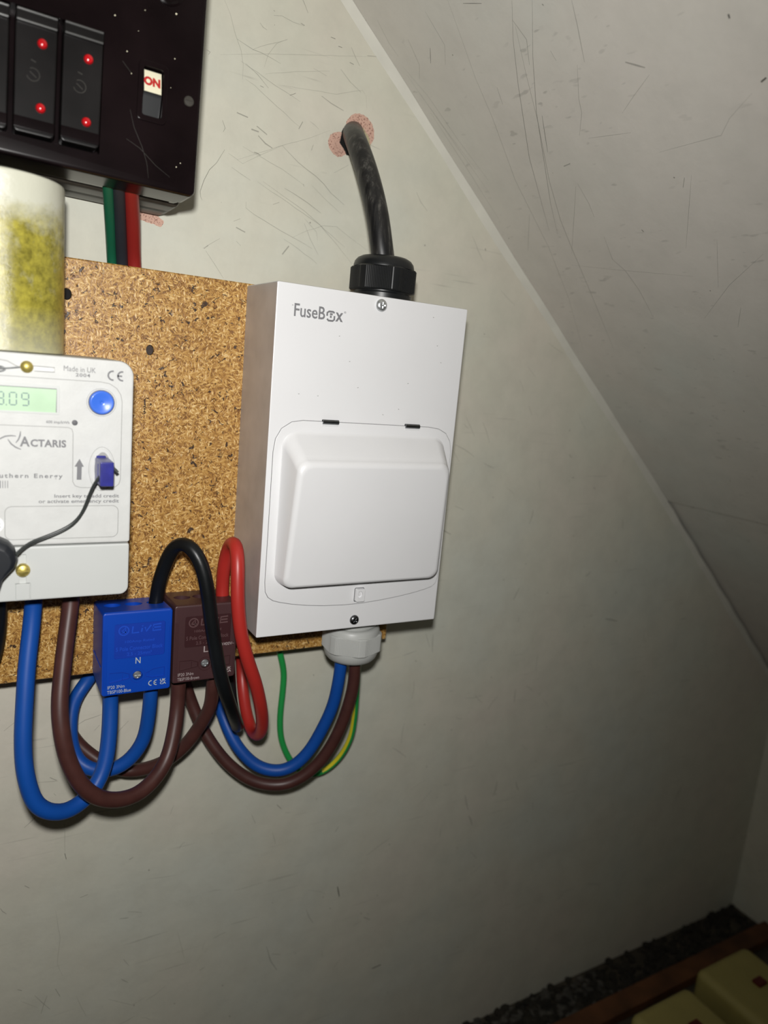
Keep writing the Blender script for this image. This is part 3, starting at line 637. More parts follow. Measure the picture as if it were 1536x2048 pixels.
# ================================================================ white fuse box
YC = -86.0                                        # front face
fb = thing('fuse_box', 'white metal enclosure with hinged lid mounted at the end of the chipboard', 'fuse box', (65, -61, -209))
bb = box(0.6, 129.4, YB, -82, -208.4, -.6, .5, 1)
obj('back_box', bb, M['white'], fb)
lid = []
o_ = rrect(0, 130, -209, 0, 1.0, 3)
lid = plate(o_, YB-.1, YC, .9)
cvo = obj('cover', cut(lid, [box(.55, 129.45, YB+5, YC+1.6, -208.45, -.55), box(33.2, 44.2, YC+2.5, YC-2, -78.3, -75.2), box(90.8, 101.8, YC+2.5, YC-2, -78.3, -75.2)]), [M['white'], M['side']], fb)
for p in cvo.data.polygons:                       # folded left flange: shade and the board's brown reflection painted into its colour
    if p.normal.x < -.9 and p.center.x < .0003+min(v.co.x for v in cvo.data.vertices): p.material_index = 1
# door: outline seam, thin door leaf, raised hood
dout = []
dout += [(6.2, -183.5), (9.5, -185.8), (14, -187.2), (22, -189.0), (32, -190.6), (44, -191.8), (58, -192.4), (70, -192.3), (84, -191.3), (98, -189.8), (110, -188.0), (119, -186.2), (124.5, -184.6), (127.2, -182.3), (128.4, -178.5)]
dout += [(128.2, -92), (126.6, -85), (122.8, -80), (117, -77.4), (109, -76.5)]
dout += [(21, -76.3), (14, -77.5), (8, -81.5), (4.7, -87.5), (3.7, -95), (3.7, -174), (4.3, -180)]
obj('door_gap', plate(inset(dout, -.28), YC+.3, YC-.05), M['white_groove'], fb, smooth=False)
door = obj('door', plate(dout, YC+.2, YC-.55, .35), M['white'], fb, ang=50)
# hood (raised clear-away over the switches)
def hood_ring(t, y):
    # t: 0 at the foot, 1 at the top edge
    x0 = 9.3+(12.9-9.3)*t; x1 = 122.0+(116.4-122.0)*t
    zt = -84.5+(-98.6+84.5)*t; zb = -176.2+1.0*max(0, t)
    return x0, x1, zb, zt, y
def rr_ring(p, r, ins=0):
    x0, x1, zb, zt, y = p
    return [(x, y, z) for x, z in rrect(x0+ins, x1-ins, zb+ins*.6, zt-ins, r, 8)]
rings = []
Y0 = YC-.4; DP = 20.0
rings.append(rr_ring(hood_ring(-.16, Y0), (8, 8, 9, 9)))
rings.append(rr_ring(hood_ring(-.05, Y0-.4), (8, 8, 9, 9)))
rings.append(rr_ring(hood_ring(.02, Y0-1.6), (7.5, 7.5, 8.5, 8.5)))
for k in range(1, 9):
    t = k/9.; rings.append(rr_ring(hood_ring(t*.86+.02, Y0-1.6-(DP-5.5)*t), 7.5-t))
for k in range(0, 7):
    a = k/6*math.pi/2
    p = hood_ring(.88, Y0-1.6-(DP-5.5)*.9)
    f = hood_ring(.88+.08*math.sin(a), Y0-(DP-4.2)+0)
    rings.append(rr_ring((f[0], f[1], f[2], f[3], Y0-(DP-4.2)-4.2*math.sin(a)), 6.5, 3.6*(1-math.cos(a))))
for r in rings:                                   # the hood is deepest at its top and narrows in depth downwards
    dp = max(0, (Y0-r[0][1])/DP)
    for i, (x, y, z) in enumerate(r):
        s = min(1, max(0, (-90-z)/85)); u_x = (x-66)/56
        r[i] = (x+dp*s*(5.2 if u_x > 0 else 2.8)*u_x, Y0+(y-Y0)*(1-.42*s), z)
hood = loft(rings, cap0=False)
obj('hood', hood, M['white'], door, ang=60)
# latch tab with a ring
obj('latch_gap', plate(rrect(64.7, 71.9, -190.9, -181.4, 1.2, 4), YC, YC-.62), M['white_groove'], door, smooth=False)
lt = plate(rrect(65.2, 71.4, -190.4, -181.8, 1.0, 4), YC, YC-3.4, .5)
obj('latch', cut(lt, [disc(67.8, -185.4, YC-1.9, YC-5, 1.6, 20, rz=2.3)]), M['white'], door)
obj('latch_ring', plate([(67.8+.9*math.cos(a*.3927), -185.4+1.3*math.sin(a*.3927)) for a in range(16)], YC-1.4, YC-2.6, .2), M['white'], door)
# hinges: polished dark pins in slots
for hx in (33.4, 91.0):
    pin = bmesh.new(); bmesh.ops.create_cone(pin, cap_ends=True, segments=20, radius1=1.45, radius2=1.45, depth=10.4)
    bmesh.ops.rotate(pin, verts=pin.verts, matrix=Matrix.Rotation(math.pi/2, 3, 'Y')); bmesh.ops.translate(pin, verts=pin.verts, vec=(hx+5.3, YC-.4, -76.4))
    obj('hinge', pin, M['steel_dark'], fb, label='dark polished hinge pin')
    obj('hinge_clip', box(hx-.3, hx+10.7, YC, YC-1.0, -78.9, -78.1, .25, 1), M['white'], fb)
# screws
def screw(cx, cz_, y, r, parent, mat, h=2.0, slot='cross', dark=None):
    s = lathe_y(cx, cz_, [(r, y), (r, y-h*.25), (r*.93, y-h*.55), (r*.72, y-h*.85), (r*.42, y-h*.98), (r*.1, y-h)], 28)
    cs = [box(cx-r*.5, cx+r*.5, y-h*.6, y-h*2, cz_-r*.11, cz_+r*.11), box(cx-r*.11, cx+r*.11, y-h*.6, y-h*2, cz_-r*.5, cz_+r*.5)]
    if slot == 'turned':
        for c in cs: bmesh.ops.rotate(c, verts=c.verts, cent=(cx, y, cz_), matrix=Matrix.Rotation(.7, 3, 'Y'))
    return obj('screw', cut(s, cs), mat, parent, label='domed steel cross-head screw')
screw(66.4, -5.3, YC, 3.7, fb, M['steel'], 2.4)
screw(66.6, -203.3, YC, 3.2, fb, M['steel_dark'], 2.0, 'turned')
# lettering
letters('lettering', 'FuseB', (11.0, 30.2, -17.9, -10.7), YC, M['print_mid'], fb, .12)
oo = bmesh.new()                                  # the squared, broken o
for pl in ([(36.1, -13.4), (35.3, -12.8), (32.6, -12.8), (31.5, -13.6), (31.5, -15.4)], [(31.6, -17.0), (32.5, -17.9), (35.2, -17.9), (36.2, -17.1), (36.2, -15.0)], [(33.9, -15.0), (33.9, -16.3)], [(33.2, -14.2), (35.0, -14.2)]):
    ribbon(pl, 1.1, YC-.07, oo)
obj('logo_letter', oo, M['print_mid'], fb, smooth=False)
letters('lettering', 'x', (36.9, 41.8, -17.9, -12.8), YC, M['print_mid'], fb, .2)
letters('lettering', '®', (42.2, 43.6, -12.8, -11.6), YC, M['print_mid'], fb, .0)
# small chips in the coating
random.seed(12); ch = bmesh.new()
for x, z in ((16.8, -61), (29, -61.5), (48, -40), (74, -70), (85, -66), (104, -8), (113, -35), (55, -55), (109, -25), (40, -26), (9.5, -12), (90, -50)):
    a = random.uniform(-.6, .6); ribbon([(x, z), (x+.8*math.cos(a), z+.8*math.sin(a))], .35, YC-.04, ch)
obj('paint_chips', ch, M['print_pale'], fb, kind='stuff', smooth=False)

# ---- cable glands
GX, GY = 79.8, -61.0
def gland_nut(z0, z1, R_, ribs=True, lobes=6):
    """hexagonal-ish nut with rounded corners and fine vertical ribs on alternate faces"""
    n = 240; rings = []
    def rad(a):
        k = (a*lobes/(2*math.pi)) % 1.0
        ph = (k-.5)*2*math.pi/lobes
        h = R_*.925/math.cos(ph); r = min(h, R_)
        if ribs and abs(k-.5) < .40: r -= .22*(1 if int(a/(2*math.pi)*n) % 2 else 0)
        return r
    for z, d in ((z0, -.8), (z0+.8, 0), (z1-.8, 0), (z1, -.8)):
        rings.append([(GX+(rad(2*math.pi*k/n+.001)+d)*math.cos(2*math.pi*k/n-.62), GY+(rad(2*math.pi*k/n+.001)+d)*math.sin(2*math.pi*k/n-.62), z) for k in range(n)])
    return loft(rings)
g = lathe_z(GX, GY, [(19.0, 0), (19.0, 3.4), (17.6, 3.8), (17.6, 5.2), (15, 5.2)])
gt = obj('cable_gland', g, M['blk'], fb, label='black plastic cable gland on top of the box')
obj('gland_nut', gland_nut(5.0, 19.4, 20.9), M['blk'], gt, ang=20)
obj('gland_dome', lathe_z(GX, GY, [(19.2, 19.2), (19.2, 20.4), (18.6, 22.6), (17.0, 24.6), (14.6, 25.9), (11.5, 26.2), (9.2, 25.2), (8.2, 23)]), M['blk'], gt, ang=50)
obj('gland_thread', lathe_z(GX, GY, [(17.9, .2), (18.4, .9), (17.9, 1.6), (18.4, 2.3), (17.9, 3.0), (17.5, 5)]), M['blk'], gt)
gg = lathe_z(GX-.3, GY, [(17.2, -208.6), (17.2, -211.2), (16.2, -211.8), (15.2, -212.4), (15.2, -213.4), (16.4, -213.9), (16.4, -215.0), (15.0, -215.4), (15, -217)])
gb = obj('cable_gland', gg, M['white2'], fb, label='grey-white plastic cable gland under the box')
obj('gland_nut', gland_nut(-233.6, -220.4, 20.6), M['white2'], gb, ang=20)
obj('gland_collar', lathe_z(GX, GY, [(15.6, -216.0), (17.5, -216.6), (18.6, -217.8), (19.0, -220.8)]), M['white2'], gb, ang=50)
obj('gland_dome', lathe_z(GX, GY, [(19.0, -233), (18.9, -235), (17.8, -238), (15.8, -240.2), (13.4, -241.2), (11.6, -241), (11.2, -238)]), M['white2'], gb, ang=50)

# ================================================================ electricity meter
YM = -94.0
mt = thing('electricity_meter', 'pale grey key meter with green display and blue button on the chipboard', 'meter', (-140, -65, -172.8))
MX0, MX1, MZ0, MZ1 = -206, -76.3, -172.8, -50.6
obj('body', plate(rrect(MX0, MX1, -144.2, MZ1, (1.5, 1.5, 7.5, 7.5), 8), YB, YM, 1.4), M['meter'], mt)
tcv = plate(rrect(MX0+.2, MX1-.1, MZ0, -144.7, (4.5, 4.5, 1.3, 1.3), 8), YB, YM+.3, 1.2)
tcv = cut(tcv, [plate(rrect(-130.7, -123.6, -173.5, -163.4, .3, 2), YM+1.6, YM-3), plate(rrect(-128.8, -125.6, -164, -148.6, .5, 3), YM+1.8, YM-3)])
tc_o = obj('terminal_cover', tcv, M['meter_cover'], mt)
obj('cover_tongue', plate(rrect(-130.3, -124.0, -172.2, -163.8, .3, 2), YM+1.7, YM+.4, .2), M['meter_cover'], tc_o)
obj('seal_screw', lathe_y(-127.1, -156.6, [(3.3, YM+1), (3.3, YM-.6), (2.6, YM-1.6), (1.3, YM-2.1), (.1, YM-2.2)], 28), M['brass'], mt, label='round brass seal screw on terminal cover')
obj('screw_slot', box(-130.1, -124.1, YM-2.0, YM-2.6, -157.1, -156.1, .2, 1), M['brass'], mt)
# upper seal and its channel
ch = bmesh.new()
ribbon([(-123, -56.4), (-113.2, -56.5), (-113.2, -58.6), (-122, -58.7)], .45, YM-.06, ch)
ribbon([(-150, -54.4), (-137, -54.5), (-133.5, -54.9), (-130, -56.8), (-127.5, -57.5)], .4, YM-.06, ch)
obj('seal_channel', ch, M['print_pale'], mt, smooth=False)
obj('seal_recess', plate(rrect(-122, -113.8, -58.3, -56.8, .4, 3), YM+.2, YM-.05), M['sticker'], mt)
obj('seal_screw', lathe_y(-125.3, -57.0, [(2.8, YM+1), (2.8, YM-.8), (2.2, YM-1.5), (1.0, YM-1.9), (.1, YM-2.0)], 28), M['brass'], mt, label='round brass seal screw at the top of the meter')
obj('seal_wire', tube([(-148, YM-.9, -58.6), (-137, YM-.9, -58.8), (-132, YM-.9, -58.0), (-128, YM-1.2, -57.2)], .42, 8), M['steel'], mt)
obj('seal_wire', tube([(-150, YM-.8, -57.5), (-137.5, YM-.8, -57.2), (-133.8, YM-.8, -58.1), (-135, YM-.8, -60.0), (-150, YM-.8, -60.8)], .4, 8), M['steel'], mt)
# printed outlines
pr = bmesh.new()
fr = [(-206, -61.8), (-113, -61.8), (-92, -61.7), (-88, -62.3), (-84.6, -64.4), (-82.6, -67.5), (-81.9, -71), (-81.9, -110.5), (-82.6, -113), (-84.3, -114.5), (-86.5, -114.9), (-101, -114.9), (-103.5, -114.0), (-104.6, -112), (-104.7, -109.5), (-104.7, -87.5), (-105.3, -85.6), (-107, -84.9), (-206, -84.9)]
ribbon(fr, .3, YM-.05, pr)
ribbon(rrect(-134.9, -82.6, -140.9, -124.3, 3, 5), .3, YM-.05, pr, closed=True)
ribbon([(-91.7+6.9*math.cos(a*.1963), -71.8+6.9*math.sin(a*.1963)) for a in range(32)], .22, YM-.05, pr, closed=True)
KX, KZ = -91.0, -105.3
ribbon([(KX+6.2*math.cos(a*.1963), KZ+11.2*math.sin(a*.1963)) for a in range(32)], .22, YM-.05, pr, closed=True)
obj('printed_outline', pr, M['print_pale'], mt, smooth=False)
# display
bz = cut(plate(rrect(-180, -110.9, -78.9, -64.9, .4, 2), YM+.5, YM-.25, .1), [plate(rrect(-179, -112.2, -77.9, -66.4, .2, 2), YM+.3, YM-3)])
bzo = obj('display_bezel', bz, M['meter_cover'], mt)
lc = obj('display', plate(rrect(-179.2, -112.0, -78.1, -66.2, .2, 2), YM+.2, YM-.06), M['lcd'], mt, label='pale green display reading 3.09')
obj('display_edge', ribbon([(-179, -66.5), (-112.3, -66.5), (-112.3, -77.8)], .55, YM-.10), M['print_mid'], lc, smooth=False)
def seg(b, x, z, w_, h, s, sk=.0):
    m_ = {'a': ((0, h), (w_, h)), 'b': ((w_, h), (w_, h/2)), 'c': ((w_, h/2), (w_, 0)), 'd': ((0, 0), (w_, 0)), 'e': ((0, 0), (0, h/2)), 'f': ((0, h/2), (0, h)), 'g': ((0, h/2), (w_, h/2))}
    for k in s:
        (x0, z0), (x1, z1) = m_[k]; d = Vector((x1-x0, z1-z0)).normalized()*.32
        ribbon([(x+x0+d.x, z+z0+d.y), (x+x1-d.x, z+z1-d.y)], .5, YM-.10, b)
dg_ = bmesh.new()
seg(dg_, -138.0, -75.2, 2.9, 5.8, 'abcdg'); seg(dg_, -132.6, -75.2, 2.9, 5.8, 'abcdef'); seg(dg_, -127.4, -75.2, 2.9, 5.8, 'abcdfg')
ribbon([(-134.2, -75.3), (-133.7, -75.3)], .55, YM-.10, dg_)
obj('digits', dg_, M['lcd_dark'], lc, smooth=False)
# button, lamp
obj('button', lathe_y(-91.7, -71.8, [(5.9, YM+.5), (5.9, YM-.9), (5.5, YM-1.5), (5.0, YM-1.6), (3.5, YM-1.25), (1.5, YM-1.0), (.5, YM-.95), (.35, YM-.8)], 40), M['button'], mt, label='round blue push button', ang=50)
obj('button_ring', lathe_y(-91.7, -71.8, [(6.25, YM+.3), (6.25, YM-.2), (5.95, YM-.3)], 40), M['print_grey'], mt)
obj('lamp', lathe_y(-104.0, -82.4, [(1.35, YM+.3), (1.35, YM-.25), (.7, YM-.5), (.1, YM-.55)], 20), M['print_grey'], mt, label='small dark pulse lamp')
# print
g_ = M['print_mid']
letters('lettering', 'Made in UK', (-109.2, -94.6, -57.6, -55.1), YM, g_, mt, .0)
letters('lettering', '2004', (-103.8, -97.2, -59.9, -58.2), YM, g_, mt, .2, spacing=1.15)
ce = bmesh.new()
def arc(cx, cz_, r, a0, a1, n=12): return [(cx+r*math.cos(math.radians(a0+(a1-a0)*k/n)), cz_+r*math.sin(math.radians(a0+(a1-a0)*k/n))) for k in range(n+1)]
def ce_mark(b, x, z, h, y, w_=None):
    r = h/2; w_ = w_ or h*.16
    ribbon(arc(x+r, z+r, r-w_/2, 80, 280), w_, y, b); ribbon(arc(x+r*2.75, z+r, r-w_/2, 80, 280), w_, y, b)
    ribbon([(x+r*1.85, z+r), (x+r*2.7, z+r)], w_, y, b)
ce_mark(ce, -89.2, -60.8, 5.2, YM-.06)
obj('approval_mark', ce, g_, mt, smooth=False)
letters('lettering', '600 imp/kWh', (-116.8, -106.4, -83.6, -81.8), YM, g_, mt, .14)
letters('lettering', 'A', (-128.3, -124.0, -94.9, -90.0), YM, g_, mt, .25)
letters('lettering', 'CTARIS', (-123.7, -107.8, -94.9, -91.2), YM, g_, mt, .35, spacing=1.05)
lg = bmesh.new()
ribbon([(-139, -94.2), (-137, -91.6), (-134.5, -90.2), (-132, -89.8), (-129.9, -90.0)], .65, YM-.06, lg, taper=True)
ribbon([(-128.0, -87.6), (-128.2, -89.6), (-128.9, -91.6), (-130.0, -93.2)], .65, YM-.06, lg, taper=True)
ribbon([(-133.4, -91.6), (-132.0, -93.8), (-130.0, -95.4), (-127.8, -96.3)], .65, YM-.06, lg, taper=True)
obj('logo', lg, g_, mt, smooth=False)
letters('lettering', 'Scottish and Southern Energy', (-168.5, -109.3, -110.9, -108.0), YM, g_, mt, .2, spacing=1.3)
bc = bmesh.new(); random.seed(8); x = -160
while x < -133.4:
    w_ = random.choice((.3, .5, .8)); ribbon([(x, -111.6), (x, -115.2)], w_, YM-.06, bc); x += w_/2+random.choice((.5, .7, .9))
obj('barcode', bc, M['print_mid'], mt, smooth=False)
letters('lettering', 'Insert key to add credit', (-113.0, -82.4, -120.6, -118.3), YM, g_, mt, .14)
letters('lettering', 'or activate emergency credit', (-120.1, -82.4, -123.3, -120.9), YM, g_, mt, .14)
ar = bmesh.new()
for pl in ([(-103.9, -104.3), (-99.5, -104.3), (-101.6, -100.3)], [(-102.8, -110.9), (-100.6, -110.9), (-100.5, -104.3), (-102.7, -104.3)]):
    ar.faces.new([ar.verts.new((x, YM-.06, z)) for x, z in pl])
obj('arrow', ar, g_, mt, smooth=False, label='grey printed arrow pointing up')
ks = cut(plate([(KX+5.6*math.cos(a*.1963), KZ+10.4*math.sin(a*.1963)) for a in range(32)], YM+.3, YM-.35, .3), [plate([(KX+.3+3.9*math.cos(a*.1963), KZ+8.6*math.sin(a*.1963)) for a in range(32)], YM+.2, YM-3)])
obj('key_slot', ks, M['meter'], mt)
obj('slot_recess', plate([(KX+.3+3.95*math.cos(a*.1963), KZ+8.7*math.sin(a*.1963)) for a in range(32)], YM+.2, YM-.08), M['print_pale'], mt, smooth=False)
obj('sticker', disc(-139.2, -133.2, YM, YM-.1, 4.0, 32), M['sticker'], mt, label='round white sticker')
letters('lettering', 'ok', (-141, -136.6, -134.6, -131.6), YM-.1, M['print_pale'], mt, .1)

# ---- the key in the meter, with its cord and fob
ky = thing('meter_key', 'dark blue plastic key in the meter slot on a thin black cord', 'key', (-91, -102, -105))
kb = box(-94.5, -88.0, -111.5, YM-.6, -111.3, -99.2, .7, 2)
obj('key_body', cut(kb, [box(-91.4, -90.9, -112.5, -111.2, -111, -101), box(-95, -94.2, -106, -104, -111, -101)]), M['key'], ky)
obj('key_blade', box(-93.8, -89.2, YM-1, YM+.02, -110.0, -98.4, .4, 1), M['key'], ky)
obj('cord_knot', tube([(-88.3, -105, -102.6), (-86.6, -105.5, -103.6), (-85.4, -106, -105.2)], .85, 10), M['cord'], ky)
cd = tube([Vector(p)+Vector((.25, -.1, .5)) for p in PATHS['key_cord']], .72, 10, 2)
cd = tube([Vector(p)+Vector((-.25, .1, -.5)) for p in PATHS['key_cord']], .72, 10, 2, bm=cd)
obj('cord', cd, M['cord'], ky)
fo = bmesh.new()
def fob_ring(y, s):
    P_ = [(-143, -137.6), (-137.5, -138.2), (-133.6, -140.2), (-130.9, -143.8), (-129.7, -148.2), (-130.6, -152.0), (-133.8, -155.6), (-136.3, -158.6), (-137.8, -163.6), (-139.0, -170), (-146, -172), (-152, -160), (-150, -144)]
    cx_, cz_ = -141, -152
    return [(cx_+(x-cx_)*s, y, cz_+(z-cz_)*s) for x, z in P_]
fo = loft([fob_ring(YM-.4, .90), fob_ring(YM-2, 1.0), fob_ring(YM-8, 1.0), fob_ring(YM-11, .93), fob_ring(YM-12.5, .72)])
bmesh.ops.bevel(fo, geom=[e for e in fo.edges], offset=.5, segments=1, affect='EDGES')
fbo = obj('fob', fo, M['blk_fob'], ky, label='chunky black fob hanging on the cord', ang=40)
for z in (-157, -159): obj('fob_ridge', tube([(-150, YM-11, z-1), (-142, YM-12.6, z), (-137, YM-9, z)], .5, 8), M['blk_fob'], fbo)

# ================================================================ white cylinder, stained yellow, standing on the meter
tb_ = thing('plastic_cylinder', 'white plastic cylinder stained yellow, standing on the meter below the black fuse board', 'container', (-135.5, -66, MZ1))
RC = 29.2
tb_['label'] = 'white plastic cylinder stained yellow, standing on the meter below the black fuse board'
obj('shell', lathe_z(-135.5, -66, [(RC-1.2, MZ1), (RC, MZ1+.6), (RC, 28.0), (RC-.4, 29.2), (RC-1.2, 29.7), (RC-2.4, 29.4), (RC-2.6, 27), (RC-2.6, MZ1+2)], 72), M['tube'], tb_)

# ================================================================ old black fuse board, leaning a little
PX, PZ = -45.7, 35.3
TH = math.radians(1.6)
cu = thing('fuse_board', 'old glossy black fuse board with red-dotted fuse carriers and ON switch', 'fuse board', (PX, -40, PZ), rot=(0, TH, 0))
def lu(x, z):
    """wall position -> unrotated position on the board"""
    dx, dz = x-PX, z-PZ; c, s = math.cos(TH), math.sin(TH)
    return PX+dx*c-dz*s, PZ+dx*s+dz*c
UX0, UX1, UZ0, UZ1 = PX-205, PX, PZ, PZ+152
YU = -81.0
obj('wooden_base', box(UX0+4, UX1-4.5+7.5, -24, -.2, UZ0+.6, UZ1-2, 5, 2), M['wood_base'], cu, label='dark wooden mounting block')
obj('wooden_base', box(UX0+2, UX1-2+3.5, -46, -25.2, UZ0-.2, UZ1-1, 4, 3), M['wood_base'], cu)
fr_ = cut(box(UX0+.8, UX1-.8, -57.5, -46.6, UZ0+.8, UZ1-.6, 3, 3), [box(-82.5, -40-12, -52, -45, UZ0-3, UZ0+4)])
obj('frame', fr_, M['frame_gloss'], cu, label='glossy dark grey frame')
slots = [(-110.9, -91.7), (-130.5, -111.3), (-150.1, -130.9), (-169.7, -150.5)]
cvr = plate(rrect(UX0, UX1, UZ0, UZ1, 3.2, 6), -59, YU, 2.2)
sx0, sz0 = lu(-169.9, 47); sx1, sz1 = lu(-91.3, 99)
s0, s1 = lu(-73.6, 68.6), lu(-63.6, 90.5)
cvr = cut(cvr, [box(sx0, sx1, YU+8, YU-8, sz0+1.2, sz1+1.0), plate(rrect(s0[0], s1[0], s0[1], s1[1], 1.2, 4), YU+8, YU-4)])
obj('cover', cvr, M['bakelite'], cu)
sw = obj('switch_surround', cut(plate(rrect(s0[0]-2.4, s1[0]+2.4, s0[1]-2.6, s1[1]+2.6, 2.4, 5), YU+.2, YU-.8, .5), [plate(rrect(s0[0], s1[0], s0[1], s1[1], 1.2, 4), YU+1, YU-4)]), M['bakelite'], cu)
# rocker
rk = bmesh.new()
prof = [(YU+6, s1[1]-.3), (YU+2.4, s1[1]-.6), (YU-.2, s1[1]-11.5), (YU+.6, s1[1]-13), (YU+3.5, s0[1]+.6), (YU+6, s0[1]+.4)]
rk = loft([[(s0[0]+.4, y, z) for y, z in prof], [(s1[0]-.4, y, z) for y, z in prof]])
rko = obj('rocker', rk, M['blk'], cu, ang=20)
def rq(x, t, lift=.12):            # point on the rocker's sloping upper face
    y0, z0 = prof[1]; y1, z1 = prof[2]
    return (x, y0+(y1-y0)*t-lift, z0+(z1-z0)*t)
pl_ = loft([[rq(s0[0]+.6, .04, 0), rq(s1[0]-.6, .04, 0), rq(s1[0]-.6, .97, 0), rq(s0[0]+.6, .97, 0)], [rq(s0[0]+.6, .04, .25), rq(s1[0]-.6, .04, .25), rq(s1[0]-.6, .97, .25), rq(s0[0]+.6, .97, .25)]])
obj('switch_plate', pl_, M['cream'], rko, smooth=False, label='cream plate lettered ON in red')
tx = text_bm('ON', 0, 1, 0, 1, 0, .6, .08)
for v in tx.verts:
    x, y, z = v.co; v.co = Vector(rq(s0[0]+.4+x*7.9, .70-z*.40, .27))+Vector((0, -.05 if y < -.02 else 0, 0))
obj('lettering', tx, M['redprint'], rko, smooth=False)
# fuse carriers
def carrier(xa, xb, cols, first):
    a, z0 = lu(xa, 48.0); b_, z1 = lu(xb, 98.4)
    c = obj('fuse_carrier', plate(rrect(a+.35, b_-.35, z0, z1, (2.0, 2.0, .6, .6), 4), YU+6, YU-3.4, .8), M['carrier'], cu)
    rd = plate(rrect(a+.35, b_-.35, z1-5.6, z1-.4, 1.0, 4), YU-3, YU-5.4, .9)
    obj('grip', rd, M['carrier'], c)
    for zz in (z1-.9, z1-5.2):  # paler ridges added to carry the highlights on the grip's edges
        rb = bmesh.new(); bmesh.ops.create_cone(rb, cap_ends=True, segments=12, radius1=.55, radius2=.55, depth=b_-a-1.6)
        bmesh.ops.rotate(rb, verts=rb.verts, matrix=Matrix.Rotation(math.pi/2, 3, 'Y')); bmesh.ops.translate(rb, verts=rb.verts, vec=((a+b_)/2, YU-5.4, zz)); obj('grip_highlight', rb, M['ridge'], c)
    obj('foot_lip', box(a+.4, b_-.4, YU-3.2, YU-4.2, z0+1.6, z0+6.6, .4, 2), M['bakelite'], c)
    for (x, z) in cols:
        x_, z_ = lu(x, z)
        obj('indicator', lathe_y(x_, z_, [(2.15, YU-3), (2.15, YU-3.9), (1.7, YU-4.7), (.9, YU-5.1), (.1, YU-5.2)], 24), M['reddot'] if first else M['bluedot'], c, label='red plastic stud' if first else 'blue plastic stud')
    # moulded circle and mark between the studs
    mb = bmesh.new(); mx, mz = lu((xa+xb)/2-1, 73)
    ribbon(arc(mx, mz, 2.7, 200, 480, 14), .35, YU-3.45, mb); ribbon([(mx-1.4, mz+1), (mx+1.4, mz-1)], .4, YU-3.45, mb)
    ribbon([(mx-1, mz+6), (mx+1, mz+5.4)], .5, YU-3.45, mb)
    obj('moulded_mark', mb, M['frame_gloss'], c, smooth=False)
carrier(*slots[0], [(-98.6, 85.5), (-99.2, 58.3)], True)
carrier(*slots[1], [(-118.1, 86.6), (-118.8, 59.6)], True)
carrier(*slots[2], [(-137.6, 91.4), (-138.2, 64.0)], False)
carrier(*slots[3], [(-157.4, 91.4), (-158.0, 64.0)], False)
sx_, sz_ = lu(-50.9, 80.0)
scw = cut(lathe_y(sx_, sz_, [(2.5, YU+.2), (2.5, YU-.4), (2.2, YU-.7), (.2, YU-.8)], 24), [box(sx_-2, sx_+2, YU-.5, YU-2, sz_-.25, sz_+.25)])
obj('screw', scw, M['wood_base'], cu, label='dull brass cover screw')
kx_, kz_ = lu(-62, 127)
obj('knob_ring', lathe_y(kx_, kz_, [(7, YU+.2), (7, YU-.6), (6.2, YU-1), (5.6, YU-.6), (5, YU-.2)], 32), M['bakelite'], cu)
ds = bmesh.new()
for px, pz, s in ((-58.5, 117.5, .42), (-73.2, 114.8, .2), (-86.8, 108.6, .32), (-81, 94.7, .27), (-58.5, 97.5, .24), (-60, 84, .15), (-54, 50.2, .24), (-56, 48.0, .26), (-78.8, 85.6, .22), (-76, 105, .15)):
    x, z = lu(px, pz); disc(x, z, YU, YU-.12, s, 8, bm=ds)
obj('dust_specks', ds, M['cream'], cu, kind='stuff', smooth=False)
sc_ = bmesh.new()
for pl in ([(-79, 69.5), (-77, 62), (-73, 54), (-70.5, 47), (-69.5, 40)], [(-80.5, 56), (-74, 53), (-66, 46.5), (-59, 42.5)], [(-83, 90), (-79, 86)]):
    ribbon([lu(*p) for p in pl], .22, YU-.05, sc_, taper=True)
obj('scratches', sc_, M['frame_gloss'], cu, kind='stuff', smooth=False)

